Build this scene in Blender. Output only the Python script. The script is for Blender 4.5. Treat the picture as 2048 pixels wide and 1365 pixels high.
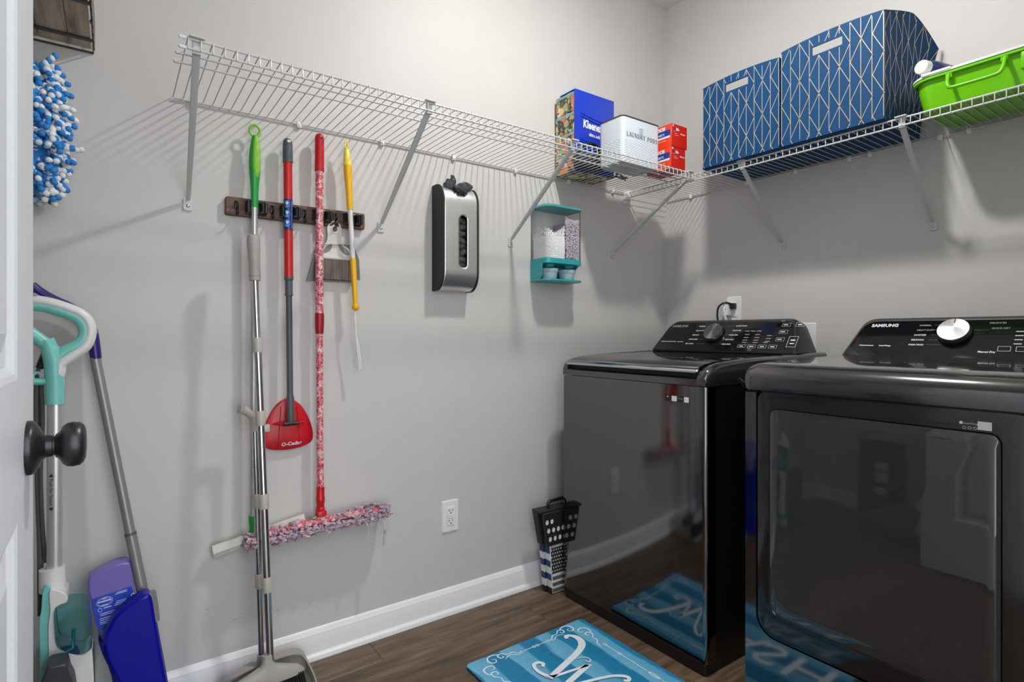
import bpy, bmesh, math, random
from mathutils import Vector, Matrix
R = random.Random(7)
PI = math.pi
for o in list(bpy.data.objects): bpy.data.objects.remove(o)
SC = bpy.context.scene
COL = SC.collection

# ------------------------------------------------------------------ camera
CAM_H, FPX = 1.07, 1113.0
cam = bpy.data.cameras.new('camera')
cam.sensor_width = 36.0
cam.lens = FPX / 2048 * 36.0
cam.shift_y = -(682.5 - 668.0) / 2048
cam.clip_start = 0.02
cam_o = bpy.data.objects.new('camera', cam)
COL.objects.link(cam_o)
cam_o.location = (0, 0, CAM_H)
cam_o.rotation_euler = (PI / 2, 0, -math.atan2(0.5826, 0.8127))
SC.camera = cam_o

# ------------------------------------------------------------------ world, exposure
w = bpy.data.worlds.new('world'); SC.world = w; w.use_nodes = True
w.node_tree.nodes['Background'].inputs[0].default_value = (0.93, 0.96, 1.0, 1)
w.node_tree.nodes['Background'].inputs[1].default_value = 3.9
SC.view_settings.view_transform = 'Standard'
SC.view_settings.look = 'None'
SC.view_settings.gamma = 1.0
SC.view_settings.use_curve_mapping = False
SC.view_settings.exposure = 0.0
LAMP_XY = (1.27, 0.93)
LAMP_STRENGTH = 800.0
LAMP_COLOR = (1.0, 0.985, 0.965)

# ------------------------------------------------------------------ helpers
WL, WR = 1.878, 2.327                  # mop wall is the plane y = WL, appliance wall x = WR
_fn = math.hypot(0.5826, 0.8127)
_FX, _FY = 0.5826 / _fn, 0.8127 / _fn
def _ray(px, py):
    a = (px - 1024.0) / FPX
    return Vector((a * _FY + _FX, -a * _FX + _FY, (668.0 - py) / FPX))
def YP(px, py, y):                      # measured photo point -> (x, z) on the plane at depth y
    d = _ray(px, py); t = y / d.y
    return (d.x * t, CAM_H + d.z * t)
def XP(px, py, x):                      # -> (y, z) on the plane at x
    d = _ray(px, py); t = x / d.x
    return (d.y * t, CAM_H + d.z * t)
def ZP(px, py, z):
    d = _ray(px, py); t = (z - CAM_H) / d.z
    return (d.x * t, d.y * t)

def lin(h):
    h = h.lstrip('#')
    c = [int(h[i:i + 2], 16) / 255 for i in (0, 2, 4)]
    return tuple((v / 12.92 if v <= 0.04045 else ((v + 0.055) / 1.055) ** 2.4) for v in c)

def mat(name, col, rough=0.5, metal=0.0, **k):
    m = bpy.data.materials.new(name); m.use_nodes = True
    b = m.node_tree.nodes['Principled BSDF']
    c = lin(col) if isinstance(col, str) else col
    b.inputs['Base Color'].default_value = (*c, 1)
    b.inputs['Roughness'].default_value = rough
    b.inputs['Metallic'].default_value = metal
    for n, v in k.items():
        b.inputs[n.replace('_', ' ')].default_value = v
    m.diffuse_color = (*c, 1)
    return m
class NT:                               # small node helper
    def __init__(s, m): s.t = m.node_tree; s.b = s.t.nodes['Principled BSDF']
    def n(s, ty, **k):
        nd = s.t.nodes.new(ty)
        for a, v in k.items(): setattr(nd, a, v)
        return nd
    def l(s, a, b): s.t.links.new(a, b)
    def coord(s, scale=(1, 1, 1), rot=(0, 0, 0), kind='Object'):
        tc = s.n('ShaderNodeTexCoord'); mp = s.n('ShaderNodeMapping')
        mp.inputs['Scale'].default_value = scale; mp.inputs['Rotation'].default_value = rot
        s.l(tc.outputs[kind], mp.inputs[0]); return mp.outputs[0]
    def noise(s, vec, scale, detail=3, rough=0.5):
        n = s.n('ShaderNodeTexNoise'); n.inputs['Scale'].default_value = scale
        n.inputs['Detail'].default_value = detail; n.inputs['Roughness'].default_value = rough
        s.l(vec, n.inputs['Vector']); return n.outputs['Fac']
    def ramp(s, fac, stops, interp='LINEAR'):
        r = s.n('ShaderNodeValToRGB'); r.color_ramp.interpolation = interp
        el = r.color_ramp.elements
        while len(el) < len(stops): el.new(0.5)
        for e, (p, c) in zip(el, stops):
            e.position = p; c = lin(c) if isinstance(c, str) else c; e.color = (*c, 1)
        s.l(fac, r.inputs[0]); return r.outputs[0]
    def bump(s, h, strength=0.2, dist=0.001):
        b = s.n('ShaderNodeBump'); b.inputs['Strength'].default_value = strength
        b.inputs['Distance'].default_value = dist
        s.l(h, b.inputs['Height']); s.l(b.outputs[0], s.b.inputs['Normal'])
    def base(s, c): s.l(c, s.b.inputs['Base Color'])

class MB:
    def __init__(s): s.v = []; s.f = []; s.m = []
    def add(s, vs, fs, mi=0):
        o = len(s.v); s.v += [tuple(v) for v in vs]
        s.f += [tuple(i + o for i in f) for f in fs]; s.m += [mi] * len(fs); return s
    def box(s, x0, x1, y0, y1, z0, z1, mi=0):
        v = [(x, y, z) for z in (z0, z1) for y in (y0, y1) for x in (x0, x1)]
        return s.add(v, [(0, 2, 3, 1), (4, 5, 7, 6), (0, 1, 5, 4), (2, 6, 7, 3), (0, 4, 6, 2), (1, 3, 7, 5)], mi)
    def rbox(s, x0, x1, y0, y1, z0, z1, r=0.004, seg=2, mi=0):
        bm = bmesh.new(); bmesh.ops.create_cube(bm, size=1)
        for v in bm.verts: v.co = Vector((x0 + (v.co.x + .5) * (x1 - x0), y0 + (v.co.y + .5) * (y1 - y0), z0 + (v.co.z + .5) * (z1 - z0)))
        bmesh.ops.bevel(bm, geom=list(bm.edges), offset=r, segments=seg, affect='EDGES', profile=0.5)
        return s.bm(bm, mi)
    def bm(s, bm, mi=0):
        bm.verts.index_update()
        s.add([v.co[:] for v in bm.verts], [[v.index for v in f.verts] for f in bm.faces], mi); bm.free(); return s
    def tube(s, pts, r, n=10, mi=0, closed=False, flat=None, cap=True):
        # flat: (axis Vector, factor): squashes the section along that axis
        P = [Vector(p) for p in pts]; N = len(P)
        rr = r if isinstance(r, (list, tuple)) else [r] * N
        rings = []; prev = None
        for i in range(N):
            if closed: t = P[(i + 1) % N] - P[i - 1]
            else: t = P[min(i + 1, N - 1)] - P[max(i - 1, 0)]
            t.normalize()
            if prev is None:
                up = Vector((0, 0, 1)) if abs(t.z) < .9 else Vector((1, 0, 0))
                a = t.cross(up).normalized()
            else:
                a = (prev - t * prev.dot(t)).normalized()
            prev = a; b = t.cross(a)
            ring = []
            for k in range(n):
                q = 2 * PI * k / n
                d = (a * math.cos(q) + b * math.sin(q)) * rr[i]
                if flat: ax = flat[0]; d = d - ax * d.dot(ax) * (1 - flat[1])
                ring.append(P[i] + d)
            rings.append(ring)
        v = [p for ring in rings for p in ring]; f = []
        M = N if closed else N - 1
        for i in range(M):
            j = (i + 1) % N
            for k in range(n):
                f.append((i * n + k, i * n + (k + 1) % n, j * n + (k + 1) % n, j * n + k))
        if cap and not closed:
            f.append(tuple(range(n - 1, -1, -1))); f.append(tuple((N - 1) * n + k for k in range(n)))
        return s.add(v, f, mi)
    def cyl(s, p0, p1, r0, r1=None, n=16, mi=0): return s.tube([p0, p1], [r0, r0 if r1 is None else r1], n, mi)
    def lathe(s, org, axis, prof, n=24, mi=0):
        # prof: list of (t along the axis, radius)
        o = Vector(org); ax = Vector(axis).normalized()
        a = ax.cross(Vector((0, 0, 1)) if abs(ax.z) < .9 else Vector((1, 0, 0))).normalized(); b = ax.cross(a)
        v = []; f = []
        for t, r in prof:
            for k in range(n):
                q = 2 * PI * k / n; v.append(o + ax * t + (a * math.cos(q) + b * math.sin(q)) * r)
        for i in range(len(prof) - 1):
            for k in range(n): f.append((i * n + k, i * n + (k + 1) % n, (i + 1) * n + (k + 1) % n, (i + 1) * n + k))
        f.append(tuple(range(n - 1, -1, -1))); f.append(tuple((len(prof) - 1) * n + k for k in range(n)))
        return s.add(v, f, mi)
    def prism(s, poly, plane, a, b, mi=0, top=None):
        # poly in the two in-plane coordinates, extruded along the third from a to b (top: other outline at b)
        def mp(p, t):
            if plane == 'xz': return (p[0], t, p[1])
            if plane == 'yz': return (t, p[0], p[1])
            return (p[0], p[1], t)
        n = len(poly); q = top or poly
        v = [mp(p, a) for p in poly] + [mp(p, b) for p in q]
        f = [tuple(range(n)), tuple(range(2 * n - 1, n - 1, -1))]
        f += [(i, n + i, n + (i + 1) % n, (i + 1) % n) for i in range(n)]
        return s.add(v, f, mi)
    def loft(s, rings, mi=0, cap=True):
        n = len(rings[0]); v = [p for r in rings for p in r]; f = []
        for i in range(len(rings) - 1):
            for k in range(n): f.append((i * n + k, i * n + (k + 1) % n, (i + 1) * n + (k + 1) % n, (i + 1) * n + k))
        if cap: f.append(tuple(range(n - 1, -1, -1))); f.append(tuple((len(rings) - 1) * n + k for k in range(n)))
        return s.add(v, f, mi)
    def ell(s, c, rx, ry, rz, nu=10, nv=6, mi=0, rot=None):
        v = []; f = []; c = Vector(c)
        def P(a, b):
            d = Vector((rx * math.sin(b) * math.cos(a), ry * math.sin(b) * math.sin(a), rz * math.cos(b)))
            if rot: d = rot @ d
            return c + d
        v.append(P(0, 0))
        for j in range(1, nv):
            for i in range(nu): v.append(P(2 * PI * i / nu, PI * j / nv))
        v.append(P(0, PI)); e = len(v) - 1
        for i in range(nu):
            f.append((0, 1 + i, 1 + (i + 1) % nu)); k = 1 + (nv - 2) * nu
            f.append((e, k + (i + 1) % nu, k + i))
            for j in range(nv - 2):
                a = 1 + j * nu
                f.append((a + i, a + nu + i, a + nu + (i + 1) % nu, a + (i + 1) % nu))
        return s.add(v, f, mi)
    def build(s, name, mats, parent=None, base=None, smooth=40, bevel=0, seg=2, kind=None, label=None):
        if not isinstance(mats, (list, tuple)): mats = [mats]
        org = Vector((0, 0, 0))
        if parent is not None:
            org = Vector(parent.location)
            if parent.parent is not None: org = org + Vector(parent.parent.location)
        elif base is not None: org = Vector(base)
        me = bpy.data.meshes.new(name)
        me.from_pydata([(x - org.x, y - org.y, z - org.z) for x, y, z in s.v], [], s.f)
        for m in mats: me.materials.append(m)
        me.polygons.foreach_set('material_index', s.m)
        bm = bmesh.new(); bm.from_mesh(me); bmesh.ops.recalc_face_normals(bm, faces=bm.faces); bm.to_mesh(me); bm.free()
        if smooth:
            me.polygons.foreach_set('use_smooth', [True] * len(me.polygons))
            me.set_sharp_from_angle(angle=math.radians(smooth))
        me.update()
        o = bpy.data.objects.new(name, me); COL.objects.link(o)
        if parent is not None: o.parent = parent
        else: o.location = org
        if bevel:
            b = o.modifiers.new('bevel', 'BEVEL'); b.width = bevel; b.segments = seg
            b.limit_method = 'ANGLE'; b.angle_limit = math.radians(40); b.harden_normals = False
        if kind: o['kind'] = kind
        if label: o['label'] = label
        return o

def rrect(x0, x1, y0, y1, r, n=5):
    rs = r if isinstance(r, (list, tuple)) else [r] * 4      # bl, br, tr, tl
    out = []
    for (cx, cy, a0, q) in ((x0, y0, PI, 0), (x1, y0, 1.5 * PI, 1), (x1, y1, 0, 2), (x0, y1, .5 * PI, 3)):
        rq = rs[q]
        ox = cx + rq * (1 if q in (0, 3) else -1); oy = cy + rq * (1 if q in (0, 1) else -1)
        for k in range(n + 1):
            a = a0 + .5 * PI * k / n; out.append((ox + rq * math.cos(a), oy + rq * math.sin(a)))
    return out
def smooth_path(pts, k=6, closed=False):
    P = [Vector(p) for p in pts]; N = len(P); out = []
    for i in range(N if closed else N - 1):
        if closed: a, b, c, d = P[i - 1], P[i], P[(i + 1) % N], P[(i + 2) % N]
        else: a, b, c, d = P[max(i - 1, 0)], P[i], P[i + 1], P[min(i + 2, N - 1)]
        for j in range(k):
            t = j / k
            out.append(.5 * ((2 * b) + (c - a) * t + (2 * a - 5 * b + 4 * c - d) * t * t + (3 * b - a - 3 * c + d) * t ** 3))
    if not closed: out.append(P[-1])
    return out
def thing(name, label, cat, loc=(0, 0, 0), group=None):
    o = bpy.data.objects.new(name, None); COL.objects.link(o); o.empty_display_size = 0.05
    o.location = loc; o['label'] = label; o['category'] = cat
    if group: o['group'] = group
    return o
def tag(o, label, cat, group=None):
    o['label'] = label; o['category'] = cat
    if group: o['group'] = group
    return o
def struct(o): o['kind'] = 'structure'; return o
def text(body, size, m, org, xd, yd, parent, name='lettering', shear=0.0, align='LEFT', thick=0.0003, bold=0.0, spacing=1.0, wscale=1.0):
    cu = bpy.data.curves.new('t', 'FONT'); cu.body = body; cu.size = size; cu.shear = shear
    cu.align_x = align; cu.resolution_u = 2; cu.offset = bold; cu.space_character = spacing
    to = bpy.data.objects.new('t', cu)
    me0 = bpy.data.meshes.new_from_object(to)
    xd = Vector(xd).normalized(); yd = Vector(yd).normalized(); nd = xd.cross(yd)
    b = MB(); o = Vector(org) + nd * thick
    b.v = [tuple(o + xd * (v.co.x * wscale) + yd * v.co.y) for v in me0.vertices]
    b.f = [tuple(p.vertices) for p in me0.polygons]; b.m = [0] * len(b.f)
    bpy.data.objects.remove(to); bpy.data.curves.remove(cu); bpy.data.meshes.remove(me0)
    ob = b.build(name, m, parent, smooth=0)
    return ob

# ------------------------------------------------------------------ materials
M = {}
M['wall'] = mat('wall_paint', '#c6c4c1', 0.55)
n = NT(M['wall']); h = n.noise(n.coord(), 260, 3); n.bump(h, 0.06, 0.001)
c = n.noise(n.coord(), 2.2, 4, .6); n.base(n.ramp(c, [(.3, '#c4c2bf'), (.7, '#c9c7c4')]))
M['ceil'] = mat('ceiling_paint', '#e6e5e3', 0.8)
M['trim'] = mat('trim_white', '#e6e7e8', 0.35)
M['doorp'] = mat('door_white', '#c9ccd0', 0.38)
M['plank'] = mat('vinyl_plank', '#5a4a40', 0.42)
n = NT(M['plank'])
oi = n.n('ShaderNodeObjectInfo'); tc = n.n('ShaderNodeTexCoord')
ad = n.n('ShaderNodeVectorMath', operation='ADD'); sc = n.n('ShaderNodeVectorMath', operation='SCALE')
cx = n.n('ShaderNodeCombineXYZ'); n.l(oi.outputs['Random'], cx.inputs[0]); n.l(oi.outputs['Random'], cx.inputs[1]); n.l(oi.outputs['Random'], cx.inputs[2])
n.l(cx.outputs[0], sc.inputs[0]); sc.inputs['Scale'].default_value = 37.0
n.l(tc.outputs['Object'], ad.inputs[0]); n.l(sc.outputs[0], ad.inputs[1])
mp = n.n('ShaderNodeMapping'); mp.inputs['Scale'].default_value = (2.2, 22, 1); n.l(ad.outputs[0], mp.inputs[0])
g1 = n.noise(mp.outputs[0], 1.6, 6, .62)
mp2 = n.n('ShaderNodeMapping'); mp2.inputs['Scale'].default_value = (7, 190, 1); n.l(ad.outputs[0], mp2.inputs[0])
g2 = n.noise(mp2.outputs[0], 1.5, 4, .6)
c1 = n.ramp(g1, [(.26, '#3d2f27'), (.46, '#68543f'), (.56, '#705c4c'), (.74, '#94806f')])
c2 = n.ramp(g2, [(.3, (.5, .48, .46)), (.6, (1, 1, 1))])
mx = n.n('ShaderNodeMix', data_type='RGBA', blend_type='MULTIPLY'); mx.inputs[0].default_value = .75
n.l(c1, mx.inputs[6]); n.l(c2, mx.inputs[7])
hv = n.n('ShaderNodeHueSaturation'); mr = n.n('ShaderNodeMapRange'); mr.inputs[3].default_value = .78; mr.inputs[4].default_value = 1.2
n.l(oi.outputs['Random'], mr.inputs[0]); n.l(mr.outputs[0], hv.inputs['Value']); n.l(mx.outputs[2], hv.inputs['Color'])
n.base(hv.outputs[0]); n.bump(g2, .12, .001)
M['wire'] = mat('white_wire', '#c4c4c2', 0.35)
M['bracket'] = mat('bracket_paint', '#c4c5c6', 0.4)
M['screw'] = mat('screw_metal', '#c9c9c9', 0.25, 1.0)
M['white'] = mat('white_plastic', '#e4e4e2', 0.35)
M['offwhite'] = mat('offwhite_plastic', '#d3d0c9', 0.4)
M['bpanel'] = mat('black_bracket', '#17181a', 0.35)
M['black'] = mat('black_plastic', '#141416', 0.3)
M['blackm'] = mat('black_matte', '#1b1b1c', 0.6)
M['chrome'] = mat('polished_steel', (.62, .62, .62), 0.12, 1.0)
M['silver'] = mat('silver_pole', '#c6c6c4', 0.3, .55)
M['ggrip'] = mat('green_plastic', '#1f9a3f', 0.35)
M['glime'] = mat('lime_rubber', '#83c43a', 0.5)
M['red'] = mat('red_plastic', '#c0101f', 0.35)
M['redtube'] = mat('red_tube', '#c4211f', 0.35)
M['grey'] = mat('slate_plastic', '#4c5459', 0.45)
M['yellow'] = mat('yellow_plastic', '#f2b705', 0.35)
M['paleyellow'] = mat('pale_yellow', '#f0e05a', 0.4)
M['greyplas'] = mat('broom_grey', '#a5a29c', 0.45)
M['sleeve'] = mat('sleeve_grey', '#b4b0a8', 0.45)
M['rack'] = mat('rack_wood', '#46332b', 0.6)
n = NT(M['rack']); g = n.noise(n.coord((6, 1, 70)), 1.5, 5, .6)
n.base(n.ramp(g, [(.3, '#3a2a22'), (.52, '#624839'), (.75, '#80604d')])); n.bump(g, .3, .001)
# printed paisley film of the dust mop
M['paisley'] = mat('paisley_print', '#c14a5c', 0.25)
n = NT(M['paisley'])
co = n.coord((1, 1, 1)); vo = n.n('ShaderNodeTexVoronoi'); vo.inputs['Scale'].default_value = 120; n.l(co, vo.inputs[0])
c1 = n.ramp(vo.outputs['Distance'], [(.0, '#fbd9d2'), (.22, '#f3a8a4'), (.34, '#c93a4f'), (.48, '#3a1420'), (.56, '#d4566a'), (.8, '#f7d6d8')])
wv = n.n('ShaderNodeTexNoise'); wv.inputs['Scale'].default_value = 60; n.l(co, wv.inputs['Vector'])
c2 = n.ramp(wv.outputs['Fac'], [(.4, '#d2304e'), (.52, '#ea7d8c'), (.6, '#f4e3df')])
mx = n.n('ShaderNodeMix', data_type='RGBA'); mx.inputs[0].default_value = .42; n.l(c1, mx.inputs[6]); n.l(c2, mx.inputs[7]); n.base(mx.outputs[2])
M['fluff'] = mat('pink_yarn', '#cdb2c2', 0.95)
n = NT(M['fluff']); g = n.noise(n.coord(), 60, 4); n.base(n.ramp(g, [(.3, '#8d7f90'), (.5, '#b59cab'), (.7, '#d6c2c9')]))
M['yarn'] = mat('grey_yarn', '#bcb6b8', 0.95)
M['bristle'] = mat('brown_bristle', '#6d635b', 0.8)
n = NT(M['bristle']); g = n.noise(n.coord((400, 400, 4)), 1, 3); n.base(n.ramp(g, [(.3, '#4a423d'), (.7, '#8a8078')]))
M['pan'] = mat('grey_clear_pan', '#a3a5a6', 0.15, 0, Alpha=0.55)
M['brushed'] = mat('brushed_steel', (.74, .74, .74), 0.34, 1.0)
n = NT(M['brushed']); g = n.noise(n.coord((3, 400, 400)), 1, 3); n.bump(g, .05, .001)
M['bag'] = mat('black_bag_film', '#2a3036', 0.16, 0, IOR=1.7)
n = NT(M['bag']); g = n.noise(n.coord(), 55, 5, .7); n.bump(g, 1.0, .01)
M['teal'] = mat('teal_plastic', '#2fa0a6', 0.3)
M['teallid'] = mat('teal_lid', '#3f9496', 0.3)
def clear(name, tint, refl=0.1, alpha=None):
    m = bpy.data.materials.new(name); m.use_nodes = True; t = m.node_tree; t.nodes.clear()
    o = t.nodes.new('ShaderNodeOutputMaterial'); mx = t.nodes.new('ShaderNodeMixShader')
    tr = t.nodes.new('ShaderNodeBsdfTransparent'); gl = t.nodes.new('ShaderNodeBsdfGlossy'); lw = t.nodes.new('ShaderNodeLayerWeight')
    tr.inputs[0].default_value = (*tint, 1); gl.inputs['Roughness'].default_value = .06
    lw.inputs[0].default_value = refl; t.links.new(lw.outputs['Fresnel'], mx.inputs[0])
    t.links.new(tr.outputs[0], mx.inputs[1]); t.links.new(gl.outputs[0], mx.inputs[2]); t.links.new(mx.outputs[0], o.inputs[0])
    m.diffuse_color = (*tint, .4); return m
M['tank'] = clear('clear_tank', (.97, .98, .985), .1)
M['tealtank'] = clear('teal_tank', (.60, .87, .88), .2)
M['cup'] = mat('frosted_cup', '#cfe6ee', 0.25, 0, Transmission_Weight=.45, IOR=1.2)
M['beads'] = mat('white_beads', '#fbf9f9', 0.5)
M['beadsp'] = mat('lilac_beads', '#efe6ec', 0.5)
M['bw'] = mat('appliance_steel', (.160, .160, .162), 0.075, 1.0)
n = NT(M['bw']); g = n.noise(n.coord((1, 3, 500)), 1, 3); n.bump(g, .008, .001)
M['bside'] = mat('appliance_black_side', '#0c0c0c', 0.35)
M['bezel'] = mat('appliance_bezel', (.10, .10, .102), 0.16, .85, Coat_Weight=.8, Coat_Roughness=.05)
M['bbody'] = mat('console_shell', '#2f2f30', 0.42, .3)
M['glassb'] = mat('black_glass', (.006, .0065, .007), 0.05, 0, IOR=1.5)
M['dwin'] = mat('dryer_window', (.032, .032, .0325), 0.03, 0, IOR=1.65)
M['dframe'] = mat('dryer_door_frame', (.05, .05, .051), 0.12, .8)
M['groove'] = mat('groove_black', '#040404', 0.6)
M['trimsilver'] = mat('lid_silver', (.55, .56, .58), 0.14, 1.0)
M['dial'] = mat('dial_metal', (.30, .30, .30), 0.33, 1.0)
n = NT(M['dial']); n.b.inputs['Anisotropic'].default_value = .8
M['print'] = mat('white_print', '#d9dce0', 0.4)
M['printd'] = mat('dim_print', '#8d9196', 0.4)
M['sticker'] = mat('sticker_white', '#dcdcda', 0.5)
M['stickerb'] = mat('sticker_black', '#1e1e1e', 0.5)

# ------------------------------------------------------------------ setting
XE, YB, CEIL = -0.85, 0.118, 2.745          # far end wall, doorway wall (room side), ceiling
DX0, DX1 = -0.085, 0.755                    # door opening
fl = struct(MB().box(XE - .1, WR + .1, -2.6, WL + .1, -.06, -.0065).build('floor', M['groove'], base=(0, 0, 0)))
pw = 0.152; y = WL - .001; row = 0
offs = [.35, .95, .1, .7, .45, 1.08, .25, .82, .55, .02, .66, .3, .9, .15, .75, .5, 1.0, .2, .6, .4]
while y > -0.55:
    x = XE - 1.22 + offs[row % len(offs)]
    while x < WR:
        a, b = max(x, XE), min(x + 1.22, WR)
        if b - a > .02:
            g = .0004; e = .0012
            p = MB(); x0, x1, y0, y1 = a + g, b - g, y - pw + g, y - g
            p.v = [(x0, y0, -.006), (x1, y0, -.006), (x1, y1, -.006), (x0, y1, -.006), (x0, y0, -e), (x1, y0, -e), (x1, y1, -e), (x0, y1, -e),
                   (x0 + e, y0 + e, 0), (x1 - e, y0 + e, 0), (x1 - e, y1 - e, 0), (x0 + e, y1 - e, 0)]
            p.f = [(3, 2, 1, 0)] + [(i, (i + 1) % 4, 4 + (i + 1) % 4, 4 + i) for i in range(4)] + [(4 + i, 4 + (i + 1) % 4, 8 + (i + 1) % 4, 8 + i) for i in range(4)] + [(8, 9, 10, 11)]
            p.m = [0] * len(p.f); p.build('plank', M['plank'], fl, smooth=0)
        x += 1.22
    y -= pw; row += 1
MB().box(XE - .1, WR + .1, -2.6, y, -.0065, 0).build('hall_flooring', M['plank'], fl, smooth=0)

struct(MB().box(XE - .1, WR + .1, WL, WL + .1, 0, CEIL).build('wall_left', M['wall'], smooth=0))
struct(MB().box(WR, WR + .1, -.02, WL, 0, CEIL).build('wall_right', M['wall'], smooth=0))
struct(MB().box(XE - .1, XE, -.02, WL, 0, CEIL).build('wall_front', M['wall'], smooth=0))
mb = MB(); mb.box(XE - .1, DX0 - .02, -.02, YB, 0, CEIL); mb.box(DX1 + .02, WR + .1, -.02, YB, 0, CEIL); mb.box(DX0 - .02, DX1 + .02, -.02, YB, 2.06, CEIL)
struct(mb.build('wall_back', M['wall'], smooth=0))
struct(MB().box(XE - .1, WR + .1, -.02, WL + .1, CEIL, CEIL + .08).build('ceiling', M['ceil'], smooth=0))
# door lining and casing
mb = MB(); mb.box(DX0 - .019, DX0, -.02, YB, 0, 2.04); mb.box(DX1, DX1 + .019, -.02, YB, 0, 2.04); mb.box(DX0 - .019, DX1 + .019, -.02, YB, 2.04, 2.059)
mb.box(DX1 + .004, DX1 + .07, YB, YB + .014, 0, 2.045); mb.box(DX0 - .08, DX0 - .042, YB, YB + .012, 0, 2.11); mb.box(DX0 - .042, DX1 + .07, YB, YB + .014, 2.046, 2.11)
struct(mb.build('trim_1', M['trim'], smooth=0))
# baseboards: profile in (distance from the wall, height)
prof = [(0, 0), (.026, 0), (.026, .006), (.0235, .013), (.018, .018), (.013, .0195), (.013, .072), (.0115, .076), (.0115, .080), (.009, .083), (.007, .089), (.003, .0945), (0, .097)]
def baseboard(name, p0, p1, nrm):
    a, b, nv = Vector(p0), Vector(p1), Vector(nrm)
    m = MB().loft([[tuple(q + nv * d + Vector((0, 0, z))) for d, z in prof] for q in (a, b)])
    return struct(m.build(name, M['trim'], smooth=25))
baseboard('baseboard_left', (XE, WL, 0), (WR, WL, 0), (0, -1, 0))
baseboard('baseboard_right', (WR, WL - .027, 0), (WR, YB + .03, 0), (-1, 0, 0))
baseboard('baseboard_front', (XE, WL - .027, 0), (XE, YB + .03, 0), (1, 0, 0))
baseboard('baseboard_back', (WR, YB, 0), (DX1 + .072, YB, 0), (0, 1, 0))

# faint scuffs on the paint of the mop wall
scf = mat('scuff_grey', '#8f8d8a', .7)
for (px_, py_, L_, sl_, th_) in ((411, 1218, .010, -.9, .003), (455, 1247, .045, .22, .0018), (505, 1237, .03, .2, .0016), (545, 1226, .03, .25, .0015), (614, 1208, .012, .3, .002), (1014, 1083, .006, .1, .004), (975, 1131, .005, .3, .004), (1007, 1043, .004, .9, .004), (478, 1232, .02, .25, .0014)):
    x_, z_ = YP(px_, py_, WL - .0004)
    MB().add([(x_, WL - .0004, z_), (x_ + L_ * .5, WL - .0004, z_ + sl_ * L_ * .5 - th_ / 2), (x_ + L_, WL - .0004, z_ + sl_ * L_), (x_ + L_ * .5, WL - .0004, z_ + sl_ * L_ * .5 + th_ / 2)], [(0, 1, 2, 3)]).build('scuff_mark', scf, bpy.data.objects['wall_left'], smooth=0)
# the open door, swung in against the left of the frame
DL, DF, DT = 0.957, -0.085, 0.036       # latch edge y, face plane x, thickness
door = thing('door_1', 'open white panelled door with a black round knob at the left edge', 'door', (DF - DT / 2, YB + .006, .012)); door['kind'] = 'structure'
del door['category']
y0, y1, z0, z1 = YB + .006, DL, .012, 2.035
panels = [(y0 + .125, y1 - .147, .25, .862), (y0 + .125, y1 - .147, 1.02, 1.88)]
mb = MB(); xb, xf = DF - DT, DF
ys = [y0, panels[0][0], panels[0][1], y1]; zs = [z0, panels[0][2], panels[0][3], panels[1][2], panels[1][3], z1]
for xx in (xf, xb):
    for i in range(3):
        for j in range(5):
            if i == 1 and j in (1, 3):
                dd = -1 if xx == xf else 1
                a, b, c, d = ys[1], ys[2], zs[j], zs[j + 1]
                lev = [(0, 0), (.006, .002), (.014, .008), (.024, .009), (.03, .0095), (.05, .003)]
                rg = []
                for s_, dp in lev: rg.append([(xx + dd * dp, a + s_, c + s_), (xx + dd * dp, b - s_, c + s_), (xx + dd * dp, b - s_, d - s_), (xx + dd * dp, a + s_, d - s_)])
                mb.loft(rg, cap=False); o_ = len(mb.v); mb.add(rg[-1], [(0, 1, 2, 3)])
            else:
                mb.add([(xx, ys[i], zs[j]), (xx, ys[i + 1], zs[j]), (xx, ys[i + 1], zs[j + 1]), (xx, ys[i], zs[j + 1])], [(0, 1, 2, 3)])
mb.add([(xb, y0, z0), (xf, y0, z0), (xf, y0, z1), (xb, y0, z1)], [(0, 1, 2, 3)]); mb.add([(xb, y1, z0), (xf, y1, z0), (xf, y1, z1), (xb, y1, z1)], [(0, 1, 2, 3)])
mb.add([(xb, y0, z0), (xf, y0, z0), (xf, y1, z0), (xb, y1, z0)], [(0, 1, 2, 3)]); mb.add([(xb, y0, z1), (xf, y0, z1), (xf, y1, z1), (xb, y1, z1)], [(0, 1, 2, 3)])
mb.build('door_slab', M['doorp'], door, smooth=0)
for side in (1, -1):
    o0 = (DF if side == 1 else DF - DT, .893, .931)
    kn = MB().lathe(o0, (side, 0, 0), [(0, .033), (.004, .033), (.007, .0315), (.012, .024), (.015, .0165), (.018, .0135), (.024, .013), (.0245, .0118), (.0265, .0118), (.027, .014), (.031, .017), (.034, .0235), (.038, .0268), (.044, .028), (.051, .027), (.055, .0235), (.0572, .017), (.0578, .006)], 32).build('door_knob', M['bpanel'], door, smooth=35)
    MB().cyl((o0[0] + side * .0205, .893, .931 + .0128), (o0[0] + side * .0205, .893, .931 + .0134), .0012, n=8).build('set_screw_hole', M['groove'], kn)
MB().box(DF - DT + .006, DF - .006, DL, DL + .0015, .905, .957).build('latch_plate', M['bpanel'], door, smooth=0)
for hz in (.25, 1.05, 1.85):
    MB().cyl((DF + .004, y0 - .003, hz - .045), (DF + .004, y0 - .003, hz + .045), .006, n=10).build('hinge', M['bpanel'], door)

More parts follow.
